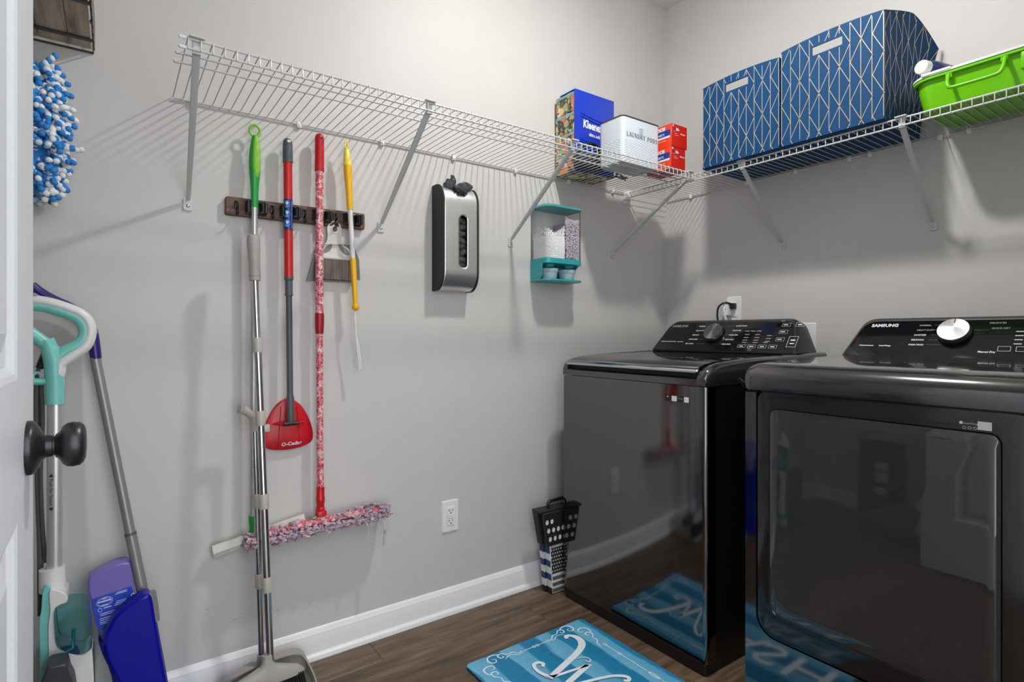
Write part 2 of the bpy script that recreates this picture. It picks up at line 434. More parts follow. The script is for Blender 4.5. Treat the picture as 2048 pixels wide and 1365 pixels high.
# ceiling lamp (out of the frame above; its shadows fall below the shelves)
lx, ly = LAMP_XY
lamp = thing('ceiling_light', 'round flush white ceiling light in the middle of the ceiling', 'ceiling light', (lx, ly, CEIL))
MB().lathe((lx, ly, CEIL), (0, 0, -1), [(0, .115), (.020, .115), (.030, .108), (.034, .092), (.034, .058), (.032, .0555)], 32).build('canopy', M['trim'], lamp)
em = bpy.data.materials.new('lamp_glass'); em.use_nodes = True
e = em.node_tree.nodes.new('ShaderNodeEmission'); e.inputs[0].default_value = (*LAMP_COLOR, 1); e.inputs[1].default_value = LAMP_STRENGTH
em.node_tree.links.new(e.outputs[0], em.node_tree.nodes['Material Output'].inputs[0])
MB().lathe((lx, ly, CEIL - .032), (0, 0, -1), [(0, .055), (.006, .055), (.013, .050), (.017, .034), (.019, .015), (.0195, .003)], 28).build('diffuser', em, lamp)

# ------------------------------------------------------------------ wire shelves
ZS = 1.7504
def wire_shelf(name, label, along, a0, a1, wall, depth, mids, brackets, clips, group):
    # along: 'x' (mop wall) or 'y' (appliance wall). P(s, d, z): s along the wall, d out from it
    def P(s, d, z): return (s, wall - d, z) if along == 'x' else (wall - d, s, z)
    t = thing(name, label, 'shelf', P((a0 + a1) / 2, depth / 2, ZS), group)
    def rail(d, z, r, nm='rail'): MB().tube([P(a0, d, z), P(a1, d, z)], r, 8).build(nm, M['wire'], t)
    MB().tube([P(a0 + (.016 if along == 'x' else 0), .008, ZS), P(a1, .008, ZS)], .0030, 8).build('rail', M['wire'], t); rail(depth, ZS, .0030, 'front_rail'); rail(depth + .003, ZS - .024, .0030, 'front_rail')
    for d in mids: rail(d, ZS - .003, .0026)
    m = MB(); k = int((a1 - a0 - .012) / .0254); s0 = (a1 - a0 - k * .0254) / 2 + a0
    for i in range(k + 1):
        s = s0 + i * .0254
        m.tube([P(s, .004, ZS + .004), P(s, depth - .006, ZS + .004), P(s, depth + .001, ZS + .003), P(s, depth + .006, ZS - .004), P(s, depth + .0065, ZS - .026)], .00145, 5)
    m.build('cross_wires', M['wire'], t, kind='stuff')
    for s, s2 in brackets:
        top = Vector(P(s, depth - .004, ZS - .018)); ft = Vector(P(s2, .011, 1.462)); side = Vector(P(1, 0, 0)) - Vector(P(0, 0, 0))
        b = MB(); dirv = (ft - top).normalized(); nrm = dirv.cross(side).normalized()
        def ring(c, wd, th): return [tuple(c + side * (wd * u) + nrm * (th * v)) for u, v in ((-1, -1), (-1, .7), (-.72, 1), (.72, 1), (1, .7), (1, -1))]
        b.loft([ring(top, .0085, .0035), ring(top.lerp(ft, .5), .0075, .0055), ring(ft, .0055, .004)])
        br = b.build('support_bracket', M['bracket'], t)
        # saddle clip over the front rails
        sm = MB(); c = top + Vector((0, 0, .02))
        lo, hi = Vector(P(s - .016, depth - .012, ZS + .003)), Vector(P(s + .016, depth + .010, ZS + .0075))
        sm.box(min(lo.x, hi.x), max(lo.x, hi.x), min(lo.y, hi.y), max(lo.y, hi.y), lo.z, hi.z)
        lo, hi = Vector(P(s - .009, depth - .010, ZS - .03)), Vector(P(s + .009, depth - .003, ZS + .004))
        sm.box(min(lo.x, hi.x), max(lo.x, hi.x), min(lo.y, hi.y), max(lo.y, hi.y), lo.z, hi.z)
        sm.build('saddle_clip', M['bracket'], br, bevel=.001)
        # foot plate and screw
        f = MB(); f.prism(rrect(s2 - .0125, s2 + .0125, 1.430, 1.468, .005, 4), 'xz' if along == 'x' else 'yz', wall - .001, wall - .005)
        f.build('foot_plate', M['bracket'], br, bevel=.001)
        MB().lathe(P(s2, .005, 1.444), Vector(P(0, 1, 0)) - Vector(P(0, 0, 0)), [(0, .0048), (.0015, .0046), (.003, .003), (.0034, .0005)], 12).build('screw', M['screw'], br)
    for s in clips:
        c = MB(); a, b_ = Vector(P(s - .007, 0.0, ZS - .013)), Vector(P(s + .007, .013, ZS + .0065))
        c.rbox(min(a.x, b_.x), max(a.x, b_.x), min(a.y, b_.y), max(a.y, b_.y), a.z, b_.z, .0022, 2)
        c.lathe(P(s, .012, ZS - .006), Vector(P(0, 1, 0)) - Vector(P(0, 0, 0)), [(0, .004), (.003, .0036), (.004, .001)], 10)
        for q in (-.005, .005): c.tube([P(s + q, .012, ZS + .003), P(s + q * .9, .013, ZS + .014), P(s + q * .3, .009, ZS + .017)], .0014, 6)
        c.build('wall_clip', M['white'], t)
    # rounded caps on the wire ends
    for d, z in [(depth, ZS), (depth + .003, ZS - .024)] + [(q, ZS - .003) for q in mids]:
        MB().tube([P(a0 - .006, d, z), P(a0 - .004, d, z), P(a0 + .010, d, z)], [.002, .0042, .0042], 8).build('end_cap', M['white'], t)
    return t
sh1 = wire_shelf('wire_shelf', 'white wire shelf on four braces along the wall above the hanging mops', 'x', .127, 2.008, WL, .403, [.268, .321],
           [(.158, .178), (.760, .772), (1.328, 1.338), (1.985, 1.936)], [.192, .49, .775, 1.065, 1.36, 1.65, 1.93], 'white wire shelves')
sh2 = wire_shelf('wire_shelf', 'white wire shelf on the appliance wall holding the blue and green storage boxes', 'y', YB + .02, 1.866, WR, .305, [],
           [(1.262, 1.258), (.712, .720), (.2, .2)], [.32, .62, .70, .92, .99, 1.20, 1.42, 1.72], 'white wire shelves')
m = MB(); m.rbox(2.006, 2.036, WL - .03, WL - .001, ZS - .034, ZS + .012, .003); m.rbox(2.010, 2.032, WL - .012, WL - .001, ZS - .052, ZS - .034, .003)
m.build('corner_wall_bracket', M['white'], sh2)

# ------------------------------------------------------------------ wall outlet (left), socket and plates behind the washer
def slot_set(m, cx, cz):
    m.box(cx - .0085, cx - .0065, WL - .0096, WL - .0088, cz, cz + .008); m.box(cx + .006, cx + .008, WL - .0096, WL - .0088, cz + .001, cz + .007)
    m.lathe((cx, WL - .0088, cz - .006), (0, -1, 0), [(0, .0025), (.0008, .0025)], 8)
cx, cz = 1.052, .3705
o = thing('wall_outlet', 'white rectangular wall outlet low on the wall beside the dust mop', 'outlet', (cx, WL, cz))
MB().prism(rrect(cx - .036, cx + .036, cz - .060, cz + .060, .004, 3), 'xz', WL - .0005, WL - .0055, top=rrect(cx - .0335, cx + .0335, cz - .0575, cz + .0575, .004, 3)).build('cover_plate', M['white'], o)
ins = MB().prism(rrect(cx - .0165, cx + .0165, cz - .034, cz + .034, .002, 2), 'xz', WL - .004, WL - .0088).build('socket_insert', M['white'], o, bevel=.0008)
for dz_ in (.019, -.02): m = MB(); slot_set(m, cx, cz + dz_); m.build('socket_slots', M['groove'], ins, kind='stuff')
m = MB(); m.rbox(cx - .011, cx + .011, WL - .0105, WL - .0088, cz + .001, cz + .006, .0006, 1); m.rbox(cx - .011, cx + .011, WL - .0105, WL - .0088, cz - .006, cz - .001, .0006, 1); m.build('test_button', M['white'], ins)
for s in (-1, 1): MB().lathe((cx, WL - .0055, cz + s * .048), (0, -1, 0), [(0, .003), (.0012, .002)], 10).build('screw', M['white'], o)

cy, cz = 1.488, 1.182
o = thing('wall_outlet', 'white wall outlet above the washer with two plugs in it', 'outlet', (WR, cy, cz))
MB().prism(rrect(cy - .036, cy + .036, cz - .060, cz + .060, .004, 3), 'yz', WR - .0005, WR - .0055, top=rrect(cy - .0335, cy + .0335, cz - .0575, cz + .0575, .004, 3)).build('cover_plate', M['white'], o)
MB().prism(rrect(cy - .0165, cy + .0165, cz - .034, cz + .034, .002, 2), 'yz', WR - .004, WR - .0088).build('socket_insert', M['white'], o, bevel=.0008)
p = thing('plug_adapter', 'white boxy plug with a dangling tag in the outlet above the washer', 'plug', (WR - .02, cy + .02, cz - .005))
MB().rbox(WR - .048, WR - .0065, cy + .004, cy + .036, cz - .028, cz + .026, .003).build('plug_body', M['white'], p)
m = MB(); m.tube(smooth_path([(WR - .05, cy + .014, cz + .022), (WR - .055, cy + .018, cz), (WR - .054, cy + .014, cz - .03), (WR - .05, cy + .008, cz - .055)]), .0075, 8, flat=(Vector((1, 0, 0)), .25)); m.build('tag', M['sticker'], p)
p = thing('power_plug', 'black plug and cord hanging from the outlet above the washer', 'plug', (WR - .03, cy - .004, cz + .01))
MB().rbox(WR - .034, WR - .006, cy - .018, cy + .0035, cz + .001, cz + .028, .004).build('plug_body', M['black'], p)
MB().tube(smooth_path([(WR - .030, cy - .006, cz + .024), (WR - .055, cy + .012, cz + .03), (WR - .066, cy + .036, cz + .012), (WR - .066, cy + .044, cz - .02), (WR - .062, cy + .042, cz - .06), (WR - .05, cy + .04, cz - .14), (WR - .028, cy + .03, cz - .5)]), .0042, 8).build('cord', M['black'], p)
cy, cz = 1.164, 1.055
pb = thing('wall_plate', 'blank white wall plate half hidden behind the right end of the washer', 'wall plate', (WR, cy, cz))
MB().prism(rrect(cy - .045, cy + .045, cz - .06, cz + .06, .004, 3), 'yz', WR - .0005, WR - .006, top=rrect(cy - .042, cy + .042, cz - .057, cz + .057, .004, 3)).build('cover_plate', M['white'], pb)
for s in (-1, 1): MB().lathe((WR - .006, cy, cz + s * .045), (-1, 0, 0), [(0, .003), (.0012, .002)], 10).build('screw', M['white'], pb)

# ------------------------------------------------------------------ mop rack
YR = WL - .020
rk = thing('mop_rack', 'dark wooden wall strip with black roller grips and hooks', 'rack', (.49, WL, 1.457))
MB().prism(rrect(.2745, .7065, 1.4295, 1.4845, .006, 3), 'xz', WL - .0005, YR).build('board', M['rack'], rk, bevel=.002)
CX = [.3585, .4575, .5585, .6600]; HX = [.3045, .4055, .5035, .6040]
for c in CX:
    q = MB(); q.rbox(c - .030, c + .030, YR - .008, YR + .0005, 1.437, 1.477, .003); q.rbox(c - .029, c - .009, YR - .024, YR - .006, 1.440, 1.447, .002); q.rbox(c + .009, c + .029, YR - .024, YR - .006, 1.440, 1.447, .002)
    q.rbox(c - .029, c - .009, YR - .024, YR - .006, 1.468, 1.475, .002); q.rbox(c + .009, c + .029, YR - .024, YR - .006, 1.468, 1.475, .002)
    g = q.build('clip_base', M['black'], rk)
    for s in (-1, 1):
        ro = MB(); n_ = 20; prof_ = []
        ring = []
        for k in range(n_):
            a = 2 * PI * k / n_; r_ = .0105 if k % 2 else .0088
            ring.append((c + s * .0205 + r_ * math.cos(a), YR - .019 + r_ * math.sin(a)))
        ro.prism(ring, 'xy', 1.442, 1.473); ro.build('roller', M['black'], g, smooth=0)
for c in HX:
    q = MB(); q.rbox(c - .006, c + .006, YR - .004, YR + .0005, 1.447, 1.474, .002)
    q.tube(smooth_path([(c, YR - .003, 1.470), (c, YR - .016, 1.467), (c, YR - .017, 1.456), (c, YR - .006, 1.446), (c + .0005, YR - .004, 1.434), (c, YR - .012, 1.427), (c, YR - .023, 1.432), (c, YR - .026, 1.441)]), .0026, 7)
    q.build('hook', M['bpanel'], rk)

YM = 1.836
# green squeegee -------------------------------------------------------------
t = thing('floor_squeegee', 'green-handled floor squeegee with silver pole, leftmost in the wall rack', 'squeegee', (.36, YM, .43))
xt, xb = .3515, .3465
px = lambda z: xb + (xt - xb) * (z - .5) / 1.2
m = MB(); m.tube([(px(1.69) + .0145 * math.cos(a), YM, 1.689 + .0175 * math.sin(a)) for a in [2 * PI * k / 20 for k in range(20)]], .0042, 8, closed=True)
m.build('hang_ring', M['glime'], t)
hp = [(1.674, .0075), (1.655, .011), (1.63, .0145), (1.605, .0162), (1.585, .0165), (1.56, .0155), (1.535, .0130), (1.51, .0112), (1.48, .0105), (1.4545, .0105)]
MB().tube([(px(z), YM, z) for z, r in hp], [r for z, r in hp], 18, flat=(Vector((0, 1, 0)), .85)).build('handle', M['ggrip'], t)
q = [(1.672, .004), (1.655, .0082), (1.63, .0105), (1.60, .0118), (1.57, .0108), (1.548, .007), (1.538, .0025)]
MB().tube([(px(z) + .003, YM - .0105 * min(1, r / .009), z) for z, r in q], [r for z, r in q], 12, flat=(Vector((0, 1, 0)), .5)).build('grip_pad', M['glime'], t)
MB().cyl((px(1.4545), YM, 1.4545), (xb, YM + .006, .497), .0092, n=18).build('pole', M['silver'], t)
MB().tube([(xb, YM + .006, .515), (xb, YM + .006, .50), (xb + .001, YM + .010, .478), (xb + .003, YM + .012, .462)], [.0115, .0115, .0095, .013], 14).build('pole_socket', M['ggrip'], t)
a, b = Vector((.2375, YM + .016, .4335)), Vector((.500, YM + .016, .4795)); dv = (b - a).normalized(); up = Vector((-dv.z, 0, dv.x))
m = MB(); pr = [(-.010, -.007), (-.008, .006), (.006, .012), (.014, .012), (.014, -.012), (.004, -.012)]
m.loft([[tuple(c + Vector((0, -p_, 0)) + up * h_ + dv * (s_ * .012 * (h_ < 0))) for p_, h_ in pr] for c, s_ in ((a, 0), (b, 0))])
m.build('squeegee_bar', mat('squeegee_white', '#dcdcd4', .4), t)
m = MB(); m.loft([[tuple(c + Vector((0, -p_, 0)) + up * h_) for p_, h_ in ((.001, -.010), (.006, -.010), (.006, -.026), (.002, -.026))] for c in (a, b)])
m.build('rubber_blade', mat('squeegee_rubber', '#b9bdb6', .6), t, smooth=0)

# flat mop with red head --------------------------------------------------------
t = thing('spin_mop', 'red and grey mop pole with bare triangular red head, second in the wall rack', 'mop', (.455, YM, .70))
x0_, x1_ = .4467, .4535
px2 = lambda z: x0_ + (x1_ - x0_) * (1.68 - z) / .82
g = MB(); zz = [(1.609, .0152), (1.612, .0152), (1.64, .0148), (1.668, .0146), (1.677, .0128), (1.683, .009), (1.686, .003)]
g.tube([(px2(z), YM, z) for z, r in zz], [r for z, r in zz], 20)
gr = g.build('grip', M['grey'], t)
m = MB(); m.tube([(px2(1.67) + .006 * math.cos(a) + .001, YM - .0142 + .0012 * abs(math.cos(a)), 1.6735 + .0048 * math.sin(a)) for a in [2 * PI * k / 16 for k in range(16)]], .0012, 6, closed=True); m.build('hang_hole_rim', M['grey'], gr)
m = MB(); m.prism(rrect(px2(1.67) - .0045, px2(1.67) + .0065, 1.6695, 1.6775, .0038, 4), 'xz', YM - .0146, YM - .012); m.build('hang_hole', M['sticker'], gr)
MB().cyl((px2(1.61), YM, 1.61), (px2(1.247), YM, 1.247), .0132, n=20).build('tube', M['redtube'], t)
m = MB(); m.cyl((px2(1.493), YM, 1.493), (px2(1.396), YM, 1.396), .0136, n=24); lb = m.build('label', mat('label_blue', '#12307c', .3), t)
for k in range(3):
    z = 1.476 - k * .030; m = MB(); pts = [(math.cos(a), math.sin(a)) for a in [2 * PI * i / 14 for i in range(14)]]
    def on_tube(u, v, z=z, r=.0139): an = -2.15 + u / .0136; return (px2(z) + r * math.cos(an), YM + r * math.sin(an), z + v)
    m.add([on_tube(0, 0)] + [on_tube(.0095 * u, .0115 * v) for u, v in pts], [(0, 1 + i, 1 + (i + 1) % 14) for i in range(14)])
    m.add([on_tube(.001, .003, r=.0141)] + [on_tube(.001 + .0045 * u, .003 + .005 * v, r=.0141) for u, v in pts], [(0, 1 + i, 1 + (i + 1) % 14) for i in range(14)], 1)
    m.build('label_picture', [mat('label_sky', '#4f9bd8', .35), M['print']], lb, smooth=0)
m = MB()
for k in range(16):
    z = 1.487 - k * .0055
    an0 = -1.15; m.add([(px2(z) + .0139 * math.cos(an0 + i * .13), YM + .0139 * math.sin(an0 + i * .13), z + dz) for dz in (0, -.0022) for i in range(4)], [(i, i + 1, i + 5, i + 4) for i in range(3)])
m.build('label_print', mat('label_lilac', '#8f9ed6', .4), lb, smooth=0)
zz = [(1.249, .0138), (1.240, .0138), (1.238, .0112), (1.198, .0110), (1.196, .0122), (1.190, .0122), (1.189, .0094)]
MB().tube([(px2(z), YM, z) for z, r in zz], [r for z, r in zz], 18).build('collar', M['grey'], t)
MB().cyl((px2(1.19), YM, 1.19), (.4535, YM - .003, .872), .0092, n=18).build('lower_pole', M['grey'], t)
MB().tube([(.4535, YM - .003, .875), (.4537, YM - .004, .862), (.454, YM - .005, .835), (.454, YM - .006, .815), (.4545, YM - .006, .79)], [.0105, .0118, .0105, .0125, .010], 16).build('neck', M['grey'], t)
# head: rounded triangle, raised centre
def tri_outline(s=1.0, n=42):
    base = [(.4553, .864), (.489, .845), (.512, .812), (.5285, .772), (.5345, .736), (.527, .716), (.50, .7035), (.4553, .6985), (.412, .7025), (.385, .7145), (.3765, .733), (.382, .770), (.399, .811), (.422, .845)]
    P_ = smooth_path([(x, 0, z) for x, z in base], 3, True); c = Vector((.4553, 0, .765))
    return [(c.x + (p.x - c.x) * s, c.z + (p.z - c.z) * s) for p in P_]
m = MB(); r0 = tri_outline(1.0); rg = []
for s_, yy in ((1.0, WL - .004), (1.0, WL - .011), (.97, WL - .0155), (.80, WL - .020), (.55, WL - .0225), (.3, WL - .0235)):
    rg.append([(x, yy, z) for x, z in tri_outline(s_)])
m.loft(rg); hd = m.build('mop_head', M['red'], t)
for s in (-1, 1):
    MB().tube([(.4553 + s * .022, YM - .006, .787), (.4553 + s * .034, YM + .008, .787), (.4553 + s * .050, YM + .018, .786)], [.006, .005, .002], 8).build('pivot_rib', M['red'], hd)
    MB().tube([(.4553 + s * .024, YM + .0175, .84), (.4553 + s * .028, YM + .0175, .79), (.4553 + s * .033, YM + .0185, .705)], .0011, 6).build('head_ridge', M['red'], hd)
MB().cyl((.433, YM - .008, .787), (.477, YM - .008, .787), .0062, n=14).build('pivot', M['black'], t)
text('O-Cedar', .0168, M['print'], (.4325, WL - .0218, .7135), (1, 0, .025), (0, -.25, 1), hd, bold=.0006)

# patterned dust mop ---------------------------------------------------------------
t = thing('dust_mop', 'red paisley dust mop with pink yarn head, third pole in the wall rack', 'mop', (.547, YM, .42))
g = MB(); zz = [(1.598, .0150), (1.603, .0153), (1.615, .0146)]
for k in range(16): z = 1.622 + k * .005; zz += [(z, .0142), (z + .0025, .0149)]
zz += [(1.705, .0146), (1.712, .0134), (1.718, .010), (1.7215, .004)]
g.tube([(.5457, YM, z) for z, r in zz], [r for z, r in zz], 18)
gp = g.build('grip', M['red'], t)
MB().lathe((.5475, YM - .0148, 1.7035), (0, 1, 0), [(0, .0042), (.006, .0042)], 12).build('hang_hole', mat('deep_red', '#3a060b', .6), gp)
MB().cyl((.5457, YM, 1.60), (.5457, YM, 1.134), .0124, n=20).build('tube', M['paisley'], t)
MB().tube([(.5457, YM, z) for z in (1.137, 1.128, 1.10, 1.078, 1.070)], [.0140, .0146, .0143, .0130, .0122], 20).build('coupling', mat('dark_red', '#a01323', .4), t)
MB().cyl((.5457, YM, 1.07), (.5487, YM, .566), .0106, n=20).build('lower_tube', M['paisley'], t)
MB().tube([(.5487, YM, z) for z in (.572, .540, .538, .520, .518, .505, .503, .490)], [.0128, .0125, .0138, .0135, .0122, .0122, .014, .0135], 18).build('joint', M['red'], t)
MB().rbox(.535, .5645, YM - .020, YM + .016, .462, .497, .006).build('swivel', M['red'], t)
# frame cover + fringe
yc = WL - .060
m = MB(); rg = []
for k in range(15):
    u = k / 14; x = .325 + .44 * u; ww = .026 * math.sin(PI * (.12 + .76 * u)) ** .5
    hz = .462 + .010 * math.sin(PI * u) + .012 * (u - .5)
    rg.append([(x, yc - ww, hz - .006), (x, yc - ww, hz), (x, yc, hz + .007), (x, yc + ww, hz), (x, yc + ww, hz - .006)])
m.loft(rg); m.build('cover', M['paisley'], t)
m = MB()
for k in range(620):
    u = R.random(); x = .318 + .458 * u; a = R.uniform(0, 2 * PI); ww = .038 if .04 < u < .96 else .028
    yy = yc + ww * math.cos(a); z = .456 + .016 * math.sin(a) + R.uniform(-.008, .008) + .014 * (u - .5)
    if yy > WL - .016: yy = WL - .016
    L = R.uniform(.007, .0125); d1 = Vector((R.uniform(-1, 1), R.uniform(-1, .2), R.uniform(-1, .6))).normalized()
    c = Vector((x, yy, z)); sd = d1.cross(Vector((0, 0, 1))).normalized() if abs(d1.z) < .95 else Vector((1, 0, 0))
    m.tube([c - sd * .003, c - sd * .0042 + d1 * L * .55, c + d1 * L * .95, c + sd * .0042 + d1 * L * .55, c + sd * .003], .0036, 6, cap=False)
m.build('yarn_fringe', M['fluff'], t, kind='stuff', smooth=60)
m = MB(); rg = []
for k in range(13):
    u = k / 12; x = .316 + .462 * u; e_ = math.sin(PI * (.06 + .88 * u)) ** .35
    rg.append([(x, yc + .036 * e_ * math.cos(a), .446 + .012 * (u - .5) + .013 * e_ * math.sin(a)) for a in [2 * PI * i / 12 for i in range(12)]])
m.loft(rg); m.build('yarn_core', M['fluff'], t)
for (x, z0_, z1_) in ((.683, .445, .395), (.742, .445, .352), (.7455, .44, .36)):
    MB().tube(smooth_path([(x, yc - .034, z0_), (x + .002, yc - .041, (z0_ + z1_) / 2 + .012), (x + .004, yc - .036, (z0_ + z1_) / 2 - .008), (x + .001, yc - .037, z1_)]), [.0027] * 18 + [.002], 6).build('loose_strand', M['yarn'], t)

# yellow duster ------------------------------------------------------------------
t = thing('extendable_duster', 'yellow duster wand with white pole, rightmost in the wall rack', 'duster', (.645, YM - .004, 1.15))
line = lambda z: (.6298 + (.6615 - .6298) * (1.70 - z) / .545, YM - .013, z)
m = MB(); m.tube([tuple(Vector(line(1.697)) + Vector((.0048 * math.cos(a), 0, .012 * math.sin(a)))) for a in [2 * PI * k / 18 for k in range(18)]], .0026, 8, closed=True); m.build('hang_loop', M['paleyellow'], t)
zz = [(1.688, .005), (1.68, .0085), (1.66, .0112), (1.64, .0130), (1.628, .0136)]
MB().tube([line(z) for z, r in zz], [r for z, r in zz], 16).build('end_cap', M['paleyellow'], t)
zz = [(1.630, .0138), (1.61, .0138), (1.58, .0125), (1.55, .0112), (1.52, .0103), (1.484, .0100)]
MB().tube([line(z) for z, r in zz], [r for z, r in zz], 16).build('handle', M['yellow'], t)
MB().cyl(line(1.486), line(1.318), .0079, n=16).build('pole', M['white'], t)
zz = [(1.322, .0092), (1.31, .0096), (1.20, .0088), (1.17, .0082)]
MB().tube([line(z) for z, r in zz], [r for z, r in zz], 14).build('lower_grip', M['yellow'], t)
MB().ell(line(1.160), .0125, .0125, .0135, 16, 10).build('end_ball', M['yellow'], t)
e_ = Vector(line(1.150))
m = MB(); m.tube(smooth_path([e_ + Vector((-.001, 0, 0)), e_ + Vector((-.003, -.002, -.02)), e_ + Vector((-.003, -.003, -.05)), e_ + Vector((.0005, -.001, -.09))]), [.0022] * 6 + [.0042] * 6 + [.003] * 7, 7)
m.tube(smooth_path([e_ + Vector((.0005, -.001, -.088)), e_ + Vector((.004, 0, -.12)), e_ + Vector((.009, 0, -.16)), e_ + Vector((.012, .001, -.203))]), .0023, 7)
m.tube(smooth_path([e_ + Vector((.001, -.001, -.085)), e_ + Vector((.008, -.002, -.12)), e_ + Vector((.014, -.002, -.16)), e_ + Vector((.018, .001, -.200))]), .0023, 7)
m.build('wrist_cord', M['white'], t)

# hand brush and dustpan hanging on the fourth hook --------------------------------------
pn = thing('dustpan', 'grey see-through dustpan behind the small hanging brush', 'dustpan', (.59, WL - .012, 1.30))
def out2(pts): return [YP(x, y, 1.868) for x, y in pts]
P1 = out2([(634, 490), (625, 520), (613, 562), (707, 566), (716, 560), (714, 520), (702, 490)])
m = MB(); m.prism(P1, 'xz', 1.8715, 1.874); m.build('pan_plate', M['pan'], pn)
m = MB()
for (p, q) in ((P1[0], P1[1]), (P1[1], P1[2]), (P1[4], P1[5]), (P1[5], P1[6]), (P1[6], P1[0])):
    m.loft([[(p[0], 1.874, p[1]), (p[0], 1.851, p[1]), (p[0] + .002, 1.851, p[1] - .002), (p[0] + .002, 1.874, p[1] - .002)], [(q[0], 1.874, q[1]), (q[0], 1.851, q[1]), (q[0] + .002, 1.851, q[1] - .002), (q[0] + .002, 1.874, q[1] - .002)]])
m.build('pan_rim', M['pan'], pn)
br = thing('hand_brush', 'small white hand brush with brown bristles hanging from a rack hook', 'brush', (.594, 1.84, 1.30))
YB2 = 1.861
def bp(pts, k=4): return [(p.x, p.z) for p in smooth_path([(YP(x, y, YB2)[0], 0, YP(x, y, YB2)[1]) for x, y in pts], k, True)]
# body = frame plate with two kidney holes and hang hole: built as bands
sil = bp([(668, 443), (676, 447), (681, 458), (680, 476), (683, 490), (696, 500), (703, 512), (704, 518), (668, 516), (632, 512), (634, 503), (645, 494), (654, 484), (656, 470), (655, 456), (660, 447)], 3)
m = MB(); m.prism(sil, 'xz', YB2 + .006, YB2 - .002); bd = m.build('handle_body', M['offwhite'], br, bevel=.0015)
m = MB(); m.tube([(x, YB2 - .002, z) for x, z in sil], .0024, 6, closed=True); m.build('rim', M['white'], bd)
holec = mat('brush_recess', '#7e7c79', .6)
hx, hz_ = YP(669, 459, YB2)
m = MB(); m.lathe((hx, YB2 - .0022, hz_), (0, -1, 0), [(0, .0085), (.0006, .0085)], 16); m.build('hang_hole', M['rack'], bd)
m = MB(); m.tube([(hx + .0105 * math.cos(a), YB2 - .003, hz_ + .0125 * math.sin(a)) for a in [2 * PI * k / 18 for k in range(18)]], .0025, 7, closed=True); m.build('hang_eye', M['white'], bd)
for pts in ([(664, 490), (660, 488), (650, 496), (645, 505), (652, 506), (661, 500)], [(676, 491), (681, 490), (693, 500), (698, 509), (692, 511), (681, 502)]):
    m = MB(); m.prism(bp(pts, 3), 'xz', YB2 - .0022, YB2 - .0028); m.build('handle_recess', holec, bd)
a, b = YP(630, 514, YB2), YP(706, 520, YB2)
m = MB(); m.rbox(a[0], b[0], YB2 - .011, YB2 + .009, 1.318, 1.329, .003); m.build('bristle_block', M['offwhite'], br)
m = MB(); nx = 46
for i in range(nx):
    x = a[0] + .003 + (b[0] - a[0] - .006) * i / (nx - 1); sp = (i / (nx - 1) - .5) * .010
    for yy in (-.008, -.003, .003):
        m.loft([[(x + dx * s_ + sp * q, YB2 + yy + dy * s_, z) for dx, dy in ((-1, -1), (1, -1), (1, 1), (-1, 1))] for z, s_, q in ((1.319, .0013, 0), (1.2515 + R.uniform(-.002, .002), .0015, 1))])
m.build('bristles', M['bristle'], br, kind='stuff', smooth=0)

# ------------------------------------------------------------------ free-standing broom with its long-handled dustpan
t = thing('broom', 'grey push-fit broom with steel pole standing on the floor before the wall mops', 'broom', (.36, 1.69, 0))
A, B = Vector((.3635, 1.690, .150)), Vector((.3325, 1.760, 1.354))
bl = lambda z: A + (B - A) * ((z - A.z) / (B.z - A.z))
zz = [(1.225, .0152), (1.245, .0156), (1.262, .0150), (1.29, .0162), (1.32, .0175), (1.345, .0178), (1.355, .0160), (1.359, .009)]
MB().tube([tuple(bl(z)) for z, r in zz], [r for z, r in zz], 18).build('grip', M['greyplas'], t)
MB().tube([tuple(bl(1.238)), tuple(bl(1.2355))], .0158, 18).build('grip_seam', mat('seam_grey', '#8a8782', .5), t)
MB().cyl(tuple(bl(1.228)), tuple(bl(1.02)), .0088, n=18).build('pole', M['chrome'], t)
MB().cyl(tuple(bl(1.03)), tuple(bl(.14)), .0105, n=18).build('lower_pole', M['chrome'], t)
def sleeve(f, z, r, par, h=.024, nm='sleeve'): return MB().tube([tuple(f(z + h)), tuple(f(z + h - .002)), tuple(f(z - h + .002)), tuple(f(z - h))], [r * .96, r, r, r * .96], 18).build(nm, M['sleeve'], par)
for z in (1.037, .826, .588, .352): sleeve(bl, z, .0132, t, .021)
c = bl(.80); MB().rbox(c.x - .006, c.x + .024, c.y - .004, c.y + .010, .785, .806, .002).build('pole_clip', M['sleeve'], t)
# head: socket flaring to a fan, bristles below
m = MB(); rg = []
for z, hw, hd_ in ((.158, .0125, .0125), (.140, .0145, .0135), (.128, .020, .0145), (.116, .050, .016), (.104, .085, .018), (.088, .101, .0185), (.080, .102, .0185)):
    c = Vector((.356, 1.688, z)); rg.append([(c.x + hw * math.copysign(abs(math.cos(a)) ** .7, math.cos(a)) , c.y + hd_ * math.sin(a), z) for a in [2 * PI * k / 24 for k in range(24)]])
m.loft(rg); m.build('head', M['greyplas'], t)
m = MB()
for i in range(34):
    u = i / 33; x = .262 + .188 * u; sp = (u - .5) * .04
    for yy in (-.012, -.006, 0, .006, .012):
        m.loft([[(x + dx * .0016 + sp * q, 1.688 + yy + dy * .0016 + R.uniform(-.001, .001), z) for dx, dy in ((-1, -1), (1, -1), (1, 1), (-1, 1))] for z, q in ((.085, 0), (.004 + R.uniform(0, .006), 1))])
m.build('bristles', M['blackm'], t, kind='stuff', smooth=0)

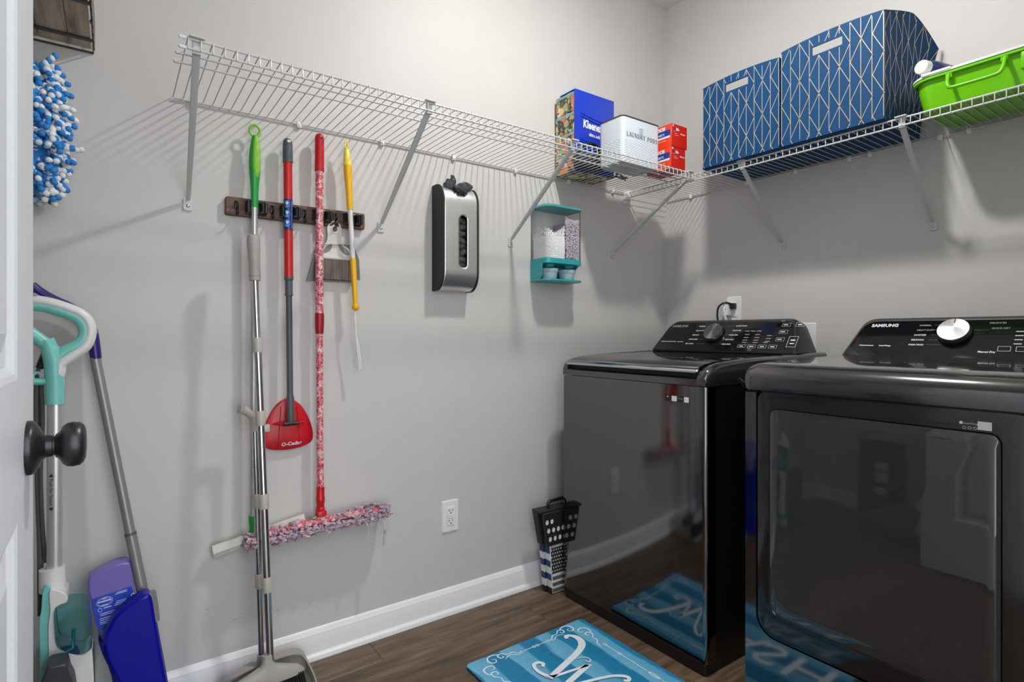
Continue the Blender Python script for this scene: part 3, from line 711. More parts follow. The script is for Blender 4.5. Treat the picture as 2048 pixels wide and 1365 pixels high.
t = thing('standing_dustpan', 'grey long-handled dustpan standing against the baseboard behind the broom', 'dustpan', (.36, 1.78, 0))
A2, B2 = Vector((.3580, 1.775, .105)), Vector((.3430, 1.795, .800))
dl = lambda z: A2 + (B2 - A2) * ((z - A2.z) / (B2.z - A2.z))
MB().cyl(tuple(dl(.10)), tuple(dl(.80)), .0088, n=18).build('pole', M['chrome'], t)
for z in (.572, .335): sleeve(dl, z, .0112, t, .021)
c = dl(.80)
MB().tube(smooth_path([c + Vector((0, 0, -.02)), c + Vector((-.002, 0, .012)), c + Vector((-.012, -.004, .030)), c + Vector((-.030, -.010, .045)), c + Vector((-.045, -.014, .050))]), [.0125] * 8 + [.0115] * 8 + [.0125] * 9, 14).build('hook_handle', M['sleeve'], t)
m = MB(); bk = [(.235, .01), (.238, .040), (.256, .062), (.287, .078), (.33, .088), (.38, .093), (.43, .094), (.464, .089), (.484, .074), (.495, .045), (.497, .01)]
bk = [(p.x, p.z) for p in smooth_path([(x, 0, z) for x, z in bk], 3)]
m.prism(bk, 'xz', 1.806, 1.802)
m.build('back_plate', M['greyplas'], t, bevel=.001)
m = MB(); rg = []
n_ = len(bk)
outer = [(x, 1.806, z) for x, z in bk]; inner = [(x, 1.735 if 2 < i < n_ - 3 else 1.66, z - (.018 if 8 < i < n_ - 9 else 0)) for i, (x, z) in enumerate(bk)]
def sm_y(i):
    u = abs(i / (n_ - 1) - .5) * 2; return 1.775 - .13 * max(0, (u - .55) / .45) ** 1.2
m2 = MB(); rr1 = [(x, 1.8055, z) for x, z in bk]; rr2 = [(x, sm_y(i), z - .004) for i, (x, z) in enumerate(bk)]
rr3 = [((x - .366) * .97 + .366, sm_y(i), z - .007) for i, (x, z) in enumerate(bk)]; rr4 = [((x - .366) * .97 + .366, 1.803, z - .005) for i, (x, z) in enumerate(bk)]
m2.loft([rr1, rr2, rr3, rr4], cap=False)
v_ = m2.build('rim', M['greyplas'], t)
MB().box(.236, .496, 1.66, 1.806, .0015, .006).build('pan_floor', M['greyplas'], t, bevel=.001)
c = dl(.10); MB().tube([tuple(dl(.118)), tuple(dl(.10)), (c.x, 1.79, .07), (c.x, 1.795, .03)], [.0115, .0125, .013, .012], 14).build('pole_socket', M['greyplas'], t)

# ------------------------------------------------------------------ bag dispenser
t = thing('bag_dispenser', 'brushed steel bag dispenser with black sides on the wall', 'dispenser', (1.052, WL, 1.43))
def bprof(d=.088, z0=1.232, z1=1.624, r=.07, n=8):
    out = [(WL - .001, z0)]
    for k in range(n + 1): a = -PI / 2 - .5 * PI * k / n; out.append((WL - d + .055 + .055 * math.cos(a), z0 + r + r * math.sin(a)))
    for k in range(n + 1): a = PI - .5 * PI * k / n; out.append((WL - d + .055 + .055 * math.cos(a), z1 - r + r * math.sin(a)))
    out.append((WL - .001, z1)); return out
for x0_, x1_ in ((.9745, .9815), (1.1225, 1.1285)):
    MB().prism(bprof(.090, 1.230, 1.626), 'yz', x0_, x1_).build('side_panel', M['blackm'], t, bevel=.0015)
# steel wrap with a top mouth and a long slot: grid over (x, arc) with cells removed
pf = bprof(.088, 1.2335, 1.6225, n=10); xs = [.9815 + .141 * k / 28 for k in range(29)]
# resample the front run finely
fr = []
for i in range(len(pf) - 1):
    (y0_, z0_), (y1_, z1_) = pf[i], pf[i + 1]; L = math.hypot(y1_ - y0_, z1_ - z0_); k_ = max(1, int(L / .006))
    for j in range(k_): fr.append((y0_ + (y1_ - y0_) * j / k_, z0_ + (z1_ - z0_) * j / k_))
fr.append(pf[-1])
SX, SZ0, SZ1, SW = 1.060, 1.316, 1.509, .0168
def inslot(x, y, z):
    if y < WL - .08:
        cz_ = min(max(z, SZ0 + SW), SZ1 - SW); return math.hypot(x - SX, z - cz_) < SW
    return math.hypot((x - 1.054) / .040, (y - (WL - .05)) / .034) < 1 and z > 1.56
# slot edges: snap near-boundary vertices onto the outline
V = [[None] * len(xs) for _ in fr]
for i, (y, z) in enumerate(fr):
    for j, x in enumerate(xs):
        X_, Z_ = x, z
        if y < WL - .08:
            cz_ = min(max(z, SZ0 + SW), SZ1 - SW); d = math.hypot(x - SX, z - cz_)
            if abs(d - SW) < .0032 and d > 1e-6: X_ = SX + (x - SX) * SW / d; Z_ = cz_ + (z - cz_) * SW / d
        V[i][j] = (X_, y, Z_)
m = MB(); nx = len(xs); vs = [p for r_ in V for p in r_]; fs = []
for i in range(len(fr) - 1):
    for j in range(nx - 1):
        q = [V[i][j], V[i][j + 1], V[i + 1][j + 1], V[i + 1][j]]; cc = [sum(p[k] for p in q) / 4 for k in range(3)]
        if not inslot(*cc): fs.append((i * nx + j, i * nx + j + 1, (i + 1) * nx + j + 1, (i + 1) * nx + j))
m.add(vs, fs); o = m.build('steel_cover', M['brushed'], t, smooth=50)
sd = o.modifiers.new('thickness', 'SOLIDIFY'); sd.thickness = .0012; sd.offset = 0
MB().box(.9815, 1.1225, WL - .004, WL - .0005, 1.235, 1.60).build('back_panel', M['blackm'], t)
def crumple(m): m.v = [(x + .0028 * math.sin(310 * z + 90 * x), y + .003 * math.sin(260 * x + 190 * z), z + .0022 * math.sin(420 * x + 60 * y)) for x, y, z in m.v]
bags = thing('plastic_bags', 'bundle of crumpled black plastic bags in the steel wall dispenser', 'bags', (1.055, WL - .05, 1.43))
m = MB()
for k in range(9):
    z = 1.30 + k * .024; m.ell((SX + R.uniform(-.004, .004), WL - .056, z), .036, .026, .018, 14, 9, rot=Matrix.Rotation(R.uniform(-.6, .6), 3, 'Y'))
crumple(m); m.build('bag_roll', M['bag'], bags, smooth=70); m = MB()
for (dx, dy, z, a, b_, c_, ry) in ((-.034, -.002, 1.620, .014, .016, .028, -.35), (-.020, 0, 1.634, .013, .014, .034, .1), (-.044, -.006, 1.616, .020, .016, .012, .5), (.008, -.006, 1.610, .034, .022, .017, .2), (.024, -.004, 1.622, .036, .022, .021, -.3), (.044, .002, 1.630, .024, .018, .014, -.1), (.012, .004, 1.60, .034, .024, .020, 0)):
    m.ell((1.054 + dx, WL - .052 + dy, z), a, b_, c_, 16, 10, rot=Matrix.Rotation(ry, 3, 'Y'))
crumple(m); m.build('bag_tuft', M['bag'], bags, smooth=70)

# ------------------------------------------------------------------ bead dispenser
t = thing('scent_bead_dispenser', 'clear tank dispenser with teal lid and base on the wall', 'dispenser', (1.545, WL, 1.44))
X0, X1, YF = 1.441, 1.650, WL - .112
def dsec(g=0.0): return rrect(X0 + g, X1 - g, YF + g, WL - .001 - g, [.035, .035, .003, .003], 6)
ZL, ZT, ZB = 1.5965, 1.3845, 1.290
MB().prism(dsec(-.002), 'xy', ZL, ZL + .012, top=dsec(.004)).build('lid', M['teallid'], t, bevel=.002)
m = MB(); o_, i_ = dsec(.002), dsec(.0045)
rgs = [[(x, y, ZT) for x, y in o_], [(x, y, ZL) for x, y in o_]]
m.loft(rgs, cap=False); m.build('tank', M['tank'], t)
xd_ = (X0 + X1) / 2 + .004; MB().add([(xd_, YF + .006, ZT + .002), (xd_, WL - .004, ZT + .002), (xd_, WL - .004, ZL), (xd_, YF + .006, ZL)], [(0, 1, 2, 3)]).build('divider', M['tank'], t, smooth=0)
MB().prism(dsec(.0), 'xy', ZT - .022, ZT).build('hopper', M['teal'], t, bevel=.0015)
MB().prism(dsec(-.001), 'xy', ZB, ZB + .008).build('tray', M['teal'], t, bevel=.0015)
m = MB(); m.box(X0 + .002, X1 - .002, WL - .006, WL - .001, ZB + .006, ZT - .02)
m.prism([(WL - .001, ZB + .007), (YF + .046, ZB + .007), (YF + .034, ZB + .02), (YF + .032, ZT - .035), (YF + .030, ZT - .021), (WL - .001, ZT - .021)], 'yz', X0, X0 + .004)
m.prism([(WL - .001, ZB + .007), (YF + .075, ZB + .007), (YF + .072, ZB + .02), (YF + .060, ZT - .04), (YF + .035, ZT - .021), (WL - .001, ZT - .021)], 'yz', X1 - .004, X1)
m.build('side_walls', M['teal'], t, bevel=.001)
for cx_ in (1.4925, 1.5985):
    MB().tube([(cx_, YF + .045, ZT - .021), (cx_, YF + .045, ZT - .034)], [.024, .017], 16).build('spout', M['teal'], t)
for i, cx_ in enumerate((1.4955, 1.5925)):
    cup = thing('measuring_cup', ('left' if i == 0 else 'right') + ' one of two small frosted cups under the teal bead dispenser', 'cup', (cx_, YF + .050, ZB + .008))
    m = MB(); m.lathe((cx_, YF + .050, ZB + .0085), (0, 0, 1), [(0, .0285), (.002, .0305), (.030, .0345), (.031, .0365), (.043, .0395), (.0445, .0395), (.0445, .038), (.031, .035), (.004, .029), (.0035, .001)], 24)
    m.build('cup_wall', M['cup'], cup)
# beads: heaped against the front; surface layers over a solid heap
def heap(name, label, x0_, x1_, top, mt, nmax, sparse=0):
    th = thing(name, label, 'beads', ((x0_ + x1_) / 2, WL - .05, ZT))
    m = MB(); bm0 = bmesh.new(); bmesh.ops.create_icosphere(bm0, subdivisions=1, radius=1)
    bv = [v.co.copy() for v in bm0.verts]; bf = [tuple(v.index for v in f.verts) for f in bm0.faces]; bm0.free()
    n_ = 0
    while n_ < nmax:
        x = R.uniform(x0_, x1_); r_ = R.uniform(.0013, .0021)
        tz = top(x)
        z = ZT + .002 + (tz + R.uniform(-.006, .004) - ZT) * (1 - R.random() ** 1.1 * 1.0) if sparse == 0 else ZT + .002 + (tz - ZT) * R.random() ** .9
        side = R.random()
        lo = YF + .0065
        if x < X0 + .036: lo = YF + .035 + .002 - math.sqrt(max(0, .0305 ** 2 - (min(x, X0 + .035) - X0 - .035) ** 2))
        if x > X1 - .036: lo = YF + .035 + .002 - math.sqrt(max(0, .0305 ** 2 - (max(x, X1 - .035) - X1 + .035) ** 2))
        y = lo + r_ + R.random() ** 2 * (.006 if sparse == 0 else .010)
        if sparse == 0 and side < .2 and x0_ < X0 + .03: x = x0_ + r_; y = R.uniform(YF + .036, WL - .008)
        m.add([(x + v.x * r_, y + v.y * r_, z + v.z * r_) for v in bv], bf); n_ += 1
    m.build('beads', mt, th, kind='stuff', smooth=60)
    return th
xm = (X0 + X1) / 2 + .004
top1 = lambda x: 1.487 + .030 * abs((x - 1.49) / .05) ** 1.2
h1 = heap('scent_beads', 'fine white beads filling the left half of the clear wall tank', X0 + .0065, xm - .003, top1, M['beads'], 3400)
m = MB(); g = dsec(.0095); g = [(min(x, xm - .004), max(y, YF + .0095)) for x, y in g]
m.prism(g, 'xy', ZT + .001, 1.475); m.build('bead_heap', M['beads'], h1)
top2 = lambda x: 1.565 - .012 * math.sin((x - xm) * 30)
h2 = heap('scent_beads', 'loose lilac-white beads in the right half of the clear wall tank', xm + .003, X1 - .0065, top2, M['beadsp'], 1500, 1)
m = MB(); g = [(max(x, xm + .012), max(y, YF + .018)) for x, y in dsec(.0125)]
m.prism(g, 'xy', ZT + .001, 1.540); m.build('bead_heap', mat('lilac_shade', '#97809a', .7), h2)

ZT_ = ZS + .0056                         # top of the shelf wires
# ------------------------------------------------------------------ things on the mop-wall shelf
t = thing('tissue_pack', 'blue tissue pack with stacked floral cartons on the corner end of the shelf', 'tissues', (1.685, 1.805, ZT_))
M['floral'] = mat('floral_print', '#4a4642', .45)
n = NT(M['floral']); co = n.coord(); v1 = n.n('ShaderNodeTexVoronoi'); v1.inputs['Scale'].default_value = 34; n.l(co, v1.inputs[0])
shape = n.ramp(v1.outputs['Distance'], [(.0, (1, 1, 1)), (.52, (1, 1, 1)), (.56, (0, 0, 0))])
hs = n.n('ShaderNodeSeparateColor'); n.l(v1.outputs['Color'], hs.inputs[0])
pal = n.ramp(hs.outputs[0], [(0, '#dc8a4c'), (.2, '#e9cf96'), (.38, '#d07a52'), (.5, '#9fbf8a'), (.66, '#e9dfc8'), (.84, '#b9a878')], 'CONSTANT')
nz = n.noise(co, 70, 3); bgc = n.ramp(nz, [(.42, '#39363a'), (.52, '#4c474c'), (.60, '#5f7f4f'), (.68, '#e2cfa9')])
mx = n.n('ShaderNodeMix', data_type='RGBA'); n.l(shape, mx.inputs[0]); n.l(bgc, mx.inputs[6]); n.l(pal, mx.inputs[7]); n.base(mx.outputs[2])
tealband = mat('carton_teal', '#7fb3b8', .4)
for k in range(4):
    z = ZT_ + k * .0845
    b = MB().rbox(1.572, 1.800, 1.745, 1.864, z, z + .0835, .0015, 1).build('carton', M['floral'], t)
    m = MB(); m.box(1.5712, 1.5718, 1.747, 1.862, z + .070, z + .080); m.build('carton_band', tealband, b, smooth=0)
m = MB(); zt = ZT_ + .340
m.rbox(1.570, 1.802, 1.7385, 1.7445, ZT_ + .001, zt, .002)
for z, d in ((zt - .105, .0022), (zt - .118, .0026), (zt - .215, .002), (zt - .226, .0024), (zt - .245, .002)):
    m.tube([(1.60, 1.7385, z + .012), (1.68, 1.7375, z), (1.79, 1.7385, z - .006)], d, 6)
wp_ = m.build('blue_wrap', mat('wrap_blue', '#1236b4', .25), t)
m = MB(); m.rbox(1.570, 1.802, 1.738, 1.835, zt - .0015, zt + .002, .001, 1); m.build('wrap_top', mat('wrap_blue2', '#1a3dc0', .3), t)
text('Kleenex', .046, M['print'], (1.614, 1.7362, zt - .150), (1, 0, -.04), (0, 0, 1), wp_, bold=.0019, shear=.1, wscale=.74)
text('ultra soft', .021, M['print'], (1.648, 1.7362, zt - .182), (1, 0, -.04), (0, 0, 1), wp_, bold=.0007, wscale=.85)
m = MB(); m.prism([(1.63, zt - .25), (1.68, zt - .262), (1.79, zt - .28), (1.79, zt - .315), (1.70, zt - .318), (1.655, zt - .285)], 'xz', 1.7366, 1.737); m.build('wrap_picture', mat('wrap_sky', '#9fb8ea', .4), wp_, smooth=0)

t = thing('black_pouch', 'black soft pouch with loose cord in front of the blue tissue pack', 'pouch', (1.60, 1.69, ZT_))
m = MB(); m.rbox(1.545, 1.690, 1.672, 1.732, ZT_, ZT_ + .060, .016, 3); m.build('pouch_body', M['blackm'], t)
MB().tube(smooth_path([(1.548, 1.70, ZT_ + .035), (1.560, 1.695, ZT_ + .075), (1.600, 1.69, ZT_ + .100), (1.645, 1.69, ZT_ + .100), (1.68, 1.695, ZT_ + .06)]), .009, 10, flat=(Vector((0, 1, 0)), .9)).build('handle', M['black'], t)
MB().tube(smooth_path([(1.69, 1.71, ZT_ + .02), (1.72, 1.73, ZT_ + .004), (1.78, 1.72, ZT_ + .003), (1.83, 1.70, ZT_ + .003), (1.86, 1.715, ZT_ + .006), (1.83, 1.73, ZT_ + .004), (1.775, 1.70, ZT_ + .008), (1.80, 1.69, ZT_ + .003), (1.87, 1.735, ZT_ + .003)]), .003, 6).build('cord', M['black'], t)

t = thing('laundry_pod_bin', 'white embossed metal bin with dark rim on the corner end of the shelf', 'bin', (1.745, 1.597, ZT_))
bx0, bx1, by0, by1 = 1.634, 1.857, 1.530, 1.664; bz1 = 1.936
M['bin'] = mat('bin_enamel', '#cdd4db', .3)
o_ = rrect(bx0, bx1, by0, by1, .018, 5); i_ = rrect(bx0 + .002, bx1 - .002, by0 + .002, by1 - .002, .016, 5)
m = MB(); m.loft([[(x, y, ZT_) for x, y in o_], [(x, y, bz1) for x, y in o_], [(x, y, bz1) for x, y in i_], [(x, y, ZT_ + .003) for x, y in i_]]); bb = m.build('bin_body', M['bin'], t)
MB().tube([(x, y, bz1) for x, y in o_], .0026, 8, closed=True).build('rim', mat('bin_rim', '#3a3a3c', .4), t)
m = MB()                               # hammered lower half
for i in range(24):
    for j in range(9):
        x = bx0 + .016 + (bx1 - bx0 - .032) * i / 23; z = ZT_ + .006 + .0098 * j + (.0049 if i % 2 else 0)
        m.ell((x, by0 + .0004, z), .0042, .0012, .0048, 6, 4)
for i in range(11):
    for j in range(9):
        y = by0 + .018 + (by1 - by0 - .034) * i / 10; z = ZT_ + .006 + .0098 * j + (.0049 if i % 2 else 0)
        m.ell((bx0 + .0004, y, z), .0012, .0042, .0048, 6, 4)
m.build('embossing', M['bin'], bb, kind='stuff', smooth=60)
navy = mat('navy_print', '#28344f', .5)
# serif capitals, strokes in a unit cell
GL = {'L': (.62, [((.12, 0), (.12, 1), .14), ((.12, 0), (.60, 0), .07), ((.60, 0), (.60, .22), .06)]),
      'A': (.80, [((.06, 0), (.40, 1), .06), ((.40, 1), (.74, 0), .15), ((.20, .34), (.58, .34), .05)]),
      'U': (.80, [((.14, 1), (.14, .3), .14), ((.14, .3), (.26, .05), .12), ((.26, .05), (.50, .03), .08), ((.50, .03), (.66, .25), .07), ((.66, .25), (.66, 1), .06)]),
      'N': (.84, [((.13, 0), (.13, 1), .06), ((.13, 1), (.70, 0), .14), ((.70, 0), (.70, 1), .06)]),
      'D': (.80, [((.14, 0), (.14, 1), .14), ((.14, 1), (.45, .97), .06), ((.45, .97), (.68, .7), .10), ((.68, .7), (.68, .3), .14), ((.68, .3), (.45, .03), .10), ((.45, .03), (.14, 0), .06)]),
      'R': (.78, [((.14, 0), (.14, 1), .14), ((.14, 1), (.45, .98), .06), ((.45, .98), (.60, .76), .13), ((.60, .76), (.42, .53), .09), ((.42, .53), (.14, .5), .06), ((.36, .5), (.74, 0), .14)]),
      'Y': (.76, [((.06, 1), (.38, .48), .14), ((.70, 1), (.38, .48), .06), ((.38, .48), (.38, 0), .14)]),
      'P': (.68, [((.14, 0), (.14, 1), .14), ((.14, 1), (.45, .98), .06), ((.45, .98), (.60, .75), .13), ((.60, .75), (.45, .5), .09), ((.45, .5), (.14, .47), .06)]),
      'O': (.86, [((.42, 1), (.16, .78), .09), ((.16, .78), (.10, .5), .14), ((.10, .5), (.16, .22), .14), ((.16, .22), (.42, 0), .09), ((.42, 0), (.68, .22), .09), ((.68, .22), (.74, .5), .14), ((.74, .5), (.68, .78), .14), ((.68, .78), (.42, 1), .09)]),
      'S': (.62, [((.52, .82), (.34, 1), .08), ((.34, 1), (.12, .80), .10), ((.12, .80), (.30, .56), .13), ((.30, .56), (.52, .30), .14), ((.52, .30), (.32, 0), .10), ((.32, 0), (.08, .18), .08)]), ' ': (.45, [])}
SERIF = {'L': [(.12, 0), (.12, 1)], 'A': [(.06, 0), (.74, 0)], 'U': [(.14, 1), (.66, 1)], 'N': [(.13, 0), (.13, 1), (.70, 1)], 'D': [(.14, 0), (.14, 1)], 'R': [(.14, 0), (.14, 1), (.74, 0)], 'Y': [(.06, 1), (.70, 1), (.38, 0)], 'P': [(.14, 0), (.14, 1)]}
def serif_text(body, hgt, org, xd, yd, mt, par, gap=.16):
    b = MB(); o0 = Vector(org); xd = Vector(xd); yd = Vector(yd); cur = 0
    def seg(p, q, w_):
        p, q = Vector((p[0] + cur, p[1])), Vector((q[0] + cur, q[1])); d = (q - p); d = d / max(d.length, 1e-6); nn = Vector((-d.y, d.x)) * (w_ / 2); e = d * .02
        c = [p - e + nn, p - e - nn, q + e - nn, q + e + nn]
        b.add([o0 + xd * (v.x * hgt) + yd * (v.y * hgt) for v in c], [(0, 1, 2, 3)])
    for ch in body:
        w_, st = GL[ch]
        for p, q, ww in st: seg(p, q, ww * 1.25 + .02)
        for (sx, sy) in SERIF.get(ch, []): seg((sx - .13, sy), (sx + .13, sy), .05)
        cur += w_ + gap
    return b.build('lettering', mt, par, smooth=0), cur * hgt
yl = by0 - .0004
serif_text('LAUNDRY PODS', .0172, (1.657, yl, 1.858), (1, 0, 0), (0, 0, 1), navy, bb)
m = MB(); ix, iz = 1.742, 1.890; ww, hh = .0095, .0105
m.tube([(x, yl, z) for x, z in rrect(ix - ww, ix + ww, iz - hh, iz + hh, .002, 2)], .0006, 4, closed=True)
m.tube([(ix + .005 * math.cos(a), yl, iz - .002 + .005 * math.sin(a)) for a in [2 * PI * k / 14 for k in range(14)]], .0006, 4, closed=True)
m.tube([(ix - .006, yl, iz + .0072), (ix - .001, yl, iz + .0072)], .0006, 4); m.tube([(ix + .004, yl, iz + .0072), (ix + .006, yl, iz + .0072)], .0008, 4)
m.build('washer_icon', navy, bb)

redb = mat('box_red', '#c5200f', .35); redl = mat('box_orange_red', '#e2401f', .35); dblue = mat('box_blue', '#123a8c', .4)
for k, (ox, oy, lab) in enumerate(((0, 0, 'lower of two stacked red dryer sheet boxes beside the white bin'), (.003, -.001, 'upper of two stacked red dryer sheet boxes beside the white bin'))):
    z = ZT_ + k * .0950; x0_, x1_, y0_, y1_ = 1.880 + ox, 1.972 + ox * 3.6, 1.490 + oy, 1.622 + oy
    t = thing('dryer_sheet_box', lab, 'box', ((x0_ + x1_) / 2, (y0_ + y1_) / 2, z), 'red dryer sheet boxes')
    b = MB().rbox(x0_, x1_, y0_, y1_, z, z + .0945, .0012, 1).build('carton', redb, t)
    f = x0_ - .0003
    def band(z0_, z1_, mt, nm, ya=0, yb=1):
        MB().add([(f, y0_ + .002 + (y1_ - y0_ - .004) * ya, z + z0_), (f, y0_ + .002 + (y1_ - y0_ - .004) * yb, z + z0_), (f, y0_ + .002 + (y1_ - y0_ - .004) * yb, z + z1_), (f, y0_ + .002 + (y1_ - y0_ - .004) * ya, z + z1_)], [(0, 1, 2, 3)]).build(nm, mt, b, smooth=0)
    band(.001, .094, redl, 'side_print'); f -= .0003
    band(.047, .071, dblue, 'blue_band', .05, 1); band(.038, .046, M['print'], 'white_band', .05, 1)
    text('Bounce', .030, M['print'], (f - .0001, y1_ - .006, z + .072), (0, -1, 0), (0, .0, 1), b, bold=.0012, shear=.2)
    text('DRYER SHEETS', .0125, M['print'], (f - .0004, y1_ - .012, z + .0515), (0, -1, 0), (0, 0, 1), b, bold=.0003)
    text('OUTDOOR FRESH', .006, M['print'], (f - .0004, y0_ + .078, z + .026), (0, -1, 0), (0, 0, 1), b)
    g = y0_ - .0003
    m = MB()
    for (a, c, w_) in ((.006, .064, .012), (.012, .0545, .018), (.012, .0475, .026)): m.add([(x0_ + a + .004, g, z + c), (x0_ + a + w_ + .004, g, z + c), (x0_ + a + w_ + .004, g, z + c + .0016), (x0_ + a + .004, g, z + c + .0016)], [(0, 1, 2, 3)])
    m.add([(x0_ + .004, g, z + .082), (x0_ + .012, g, z + .082), (x0_ + .012, g, z + .091), (x0_ + .004, g, z + .091)], [(0, 1, 2, 3)])
    m.add([(x0_ + .026, g, z + .068), (x0_ + .044, g, z + .068), (x0_ + .050, g, z + .072), (x0_ + .040, g, z + .079), (x0_ + .026, g, z + .080)], [(0, 1, 2, 3, 4)])
    m.build('front_print', mat('pale_print', '#e7b6aa', .5), b, smooth=0)
    MB().lathe((x0_ + .019, g - .0002, z + .0745), (0, -1, 0), [(0, .006), (.0001, .006)], 14).build('front_picture', dblue, b, smooth=0)
    text('Bounce', .0095, M['print'], (x0_ + .056, g - .0001, z + .056), (1, 0, 0), (0, 0, 1), b, bold=.0003)

# ------------------------------------------------------------------ blue storage boxes
M['navy'] = mat('box_fabric_blue', '#06406c', .65, 0, Specular_IOR_Level=.25)
n = NT(M['navy']); g = n.noise(n.coord(), 700, 2); n.bump(g, .08, .001)
M['foil'] = mat('gold_foil', '#e3cfa6', .32, .45)
def storage_box(label, y0_, y1_, xf, slot, htop, sag):
    t = thing('storage_box', label, 'box', ((xf + 2.30) / 2, (y0_ + y1_) / 2, ZT_), 'blue and gold storage boxes')
    xb, th, zb = 2.300, .004, ZT_ + .0005
    def top(y): u = (y - y0_) / (y1_ - y0_); return htop + .011 * math.sin(PI * min(max(u, 0), 1)) ** .8
    def bulge(z, yy): return .004 * math.sin(PI * (z - zb) / (htop - zb))
    m = MB(); (sa, sb, sz0, sz1) = slot
    # front wall: grid of strips around the slot
    N = 24; ysamp = sorted(set([y0_ + (y1_ - y0_) * i / N for i in range(N + 1)] + [sa, sb]))
    for a, b in zip(ysamp[:-1], ysamp[1:]):
        mid = (a + b) / 2
        spans = [(lambda y: zb, lambda y: top(y))] if not (sa < mid < sb) else [(lambda y: zb, lambda y: sz0 + (sz1[0] * (y - sa))), (lambda y: sz1[1] + sz1[0] * (y - sa), lambda y: top(y))]
        for lo, hi in spans:
            m.add([(xf, a, lo(a)), (xf, b, lo(b)), (xf, b, hi(b)), (xf, a, hi(a)), (xf + th, a, lo(a)), (xf + th, b, lo(b)), (xf + th, b, hi(b)), (xf + th, a, hi(a))],
                  [(0, 1, 2, 3), (7, 6, 5, 4), (2, 6, 7, 3), (0, 4, 5, 1)] + ([(1, 5, 6, 2), (0, 3, 7, 4)] if True else []))
    fr = m.build('front_panel', M['navy'], t, smooth=0)
    # sides with a softly dropping, bowed top edge
    NX, NZ = 14, 8
    def side(yw, sgn, sg):
        def pt(i, j, inner):
            u = i / NX; v = j / NZ; x = xf + (xb - xf) * u
            zt_ = htop + sg * (.035 * math.sin(PI * u * .75) - .085 * max(0, u - .55) ** 1.3 / .35)
            z = zb + (zt_ - zb) * v; bow = sg * .055 * (u ** 1.5) * (v ** 1.5) + .003 * math.sin(PI * u) * math.sin(PI * v)
            return (x, yw + sgn * (bow - (th if inner else 0)), z)
        v = [pt(i, j, q) for q in (0, 1) for i in range(NX + 1) for j in range(NZ + 1)]; f = []; S = (NX + 1) * (NZ + 1); r = NZ + 1
        for i in range(NX):
            for j in range(NZ):
                a = i * r + j; f += [(a, a + 1, a + r + 1, a + r), (S + a, S + a + r, S + a + r + 1, S + a + 1)]
            a = i * r + NZ; f.append((a, S + a, S + a + r, a + r))
        return v, f, pt
    pts = {}
    for yw, sgn, sg, nm in ((y0_, -1, sag, 'near'), (y1_, 1, 0, 'far')):
        v, f, pt = side(yw, sgn, sg); MB().add(v, f).build('side_panel', M['navy'], t, smooth=50); pts[nm] = pt
    MB().box(xb - th, xb, y0_ + .001, y1_ - .001, zb, htop - .05 * sag).build('back_panel', M['navy'], t, smooth=0)
    MB().box(xf, xb, y0_, y1_, zb - .0004, zb + .003).build('bottom_panel', M['navy'], t, smooth=0)
    # gold foil lattice: node lines every two columns, zigzags between
    cols = 10; s = (y1_ - y0_ - .003) / cols; T = (htop - zb) / 2.62
    def lattice(par, P, C, W_, zlo, zhi, nrm):
        m = MB(); lw = .00105
        def line(a, b, tp):
            K = 8; q = []
            for k in range(K + 1):
                c = (a[0] + (b[0] - a[0]) * k / K, a[1] + (b[1] - a[1]) * k / K)
                q.append(c if zlo <= c[1] <= tp(c[0]) - .001 else None)
            for k in range(K):
                if q[k] and q[k + 1]:
                    d = Vector((q[k + 1][0] - q[k][0], q[k + 1][1] - q[k][1])); d.normalize(); e = Vector((-d.y, d.x)) * lw
                    c = [P(q[k][0] + e.x, q[k][1] + e.y), P(q[k][0] - e.x, q[k][1] - e.y), P(q[k + 1][0] - e.x, q[k + 1][1] - e.y), P(q[k + 1][0] + e.x, q[k + 1][1] + e.y)]
                    if all(c): m.add(c, [(0, 1, 2, 3)])
        for i in range(C + 1): line((.0015 + i * W_ / C * .99, zlo), (.0015 + i * W_ / C * .99, zhi + .02), lambda u: zhi(u) if callable(zhi) else zhi) if False else None
        return m, line
    ztop = lambda u: top(y1_ - u)
    m = MB()
    def draw(P, nC, wid, tp):
        sC = wid / nC; lw = .00088
        def line(a, b):
            K = 40 if abs(a[0] - b[0]) < 1e-6 else 12; q = []
            for k in range(K + 1):
                c = (a[0] + (b[0] - a[0]) * k / K, a[1] + (b[1] - a[1]) * k / K); q.append(c)
            for k in range(K):
                a_, b_ = q[k], q[k + 1]; mz = (a_[1] + b_[1]) / 2; mu = (a_[0] + b_[0]) / 2
                if mz < zb + .006 or max(a_[1], b_[1]) > tp(mu) - .001 or mu < .001 or mu > wid - .001: continue
                d = Vector((b_[0] - a_[0], b_[1] - a_[1])); d.normalize(); e = Vector((-d.y, d.x)) * lw
                c = [(a_[0] + e.x, a_[1] + e.y), (a_[0] - e.x, a_[1] - e.y), (b_[0] - e.x, b_[1] - e.y), (b_[0] + e.x, b_[1] + e.y)]
                c = [P(*k_) for k_ in c]
                if all(c): m.add(c, [(0, 1, 2, 3)])
        for i in range(nC + 1):
            u = .002 + i * sC * (wid - .004) / wid; line((u, zb), (u, zb + .46))
        for i in range(0, nC + 1, 2):
            off = T * .5 if (i // 2) % 2 else 0; u = i * sC
            for k in range(-2, 5):
                zz = zb + k * T + off + .02
                for d_ in (-1, 1):
                    line((u, zz), (u + d_ * sC, zz + T / 2)); line((u, zz), (u + d_ * sC, zz - T / 2))
    def Pf(u, z):
        y = y1_ - u
        if sa - .003 < y < sb + .003 and sz0 + sz1[0] * (y - sa) - .003 < z < sz1[1] + sz1[0] * (y - sa) + .003: return None
        return (xf - .0006, y, z)
    draw(Pf, cols, y1_ - y0_, ztop); m.build('foil_lines', M['foil'], fr, smooth=0, kind='stuff')
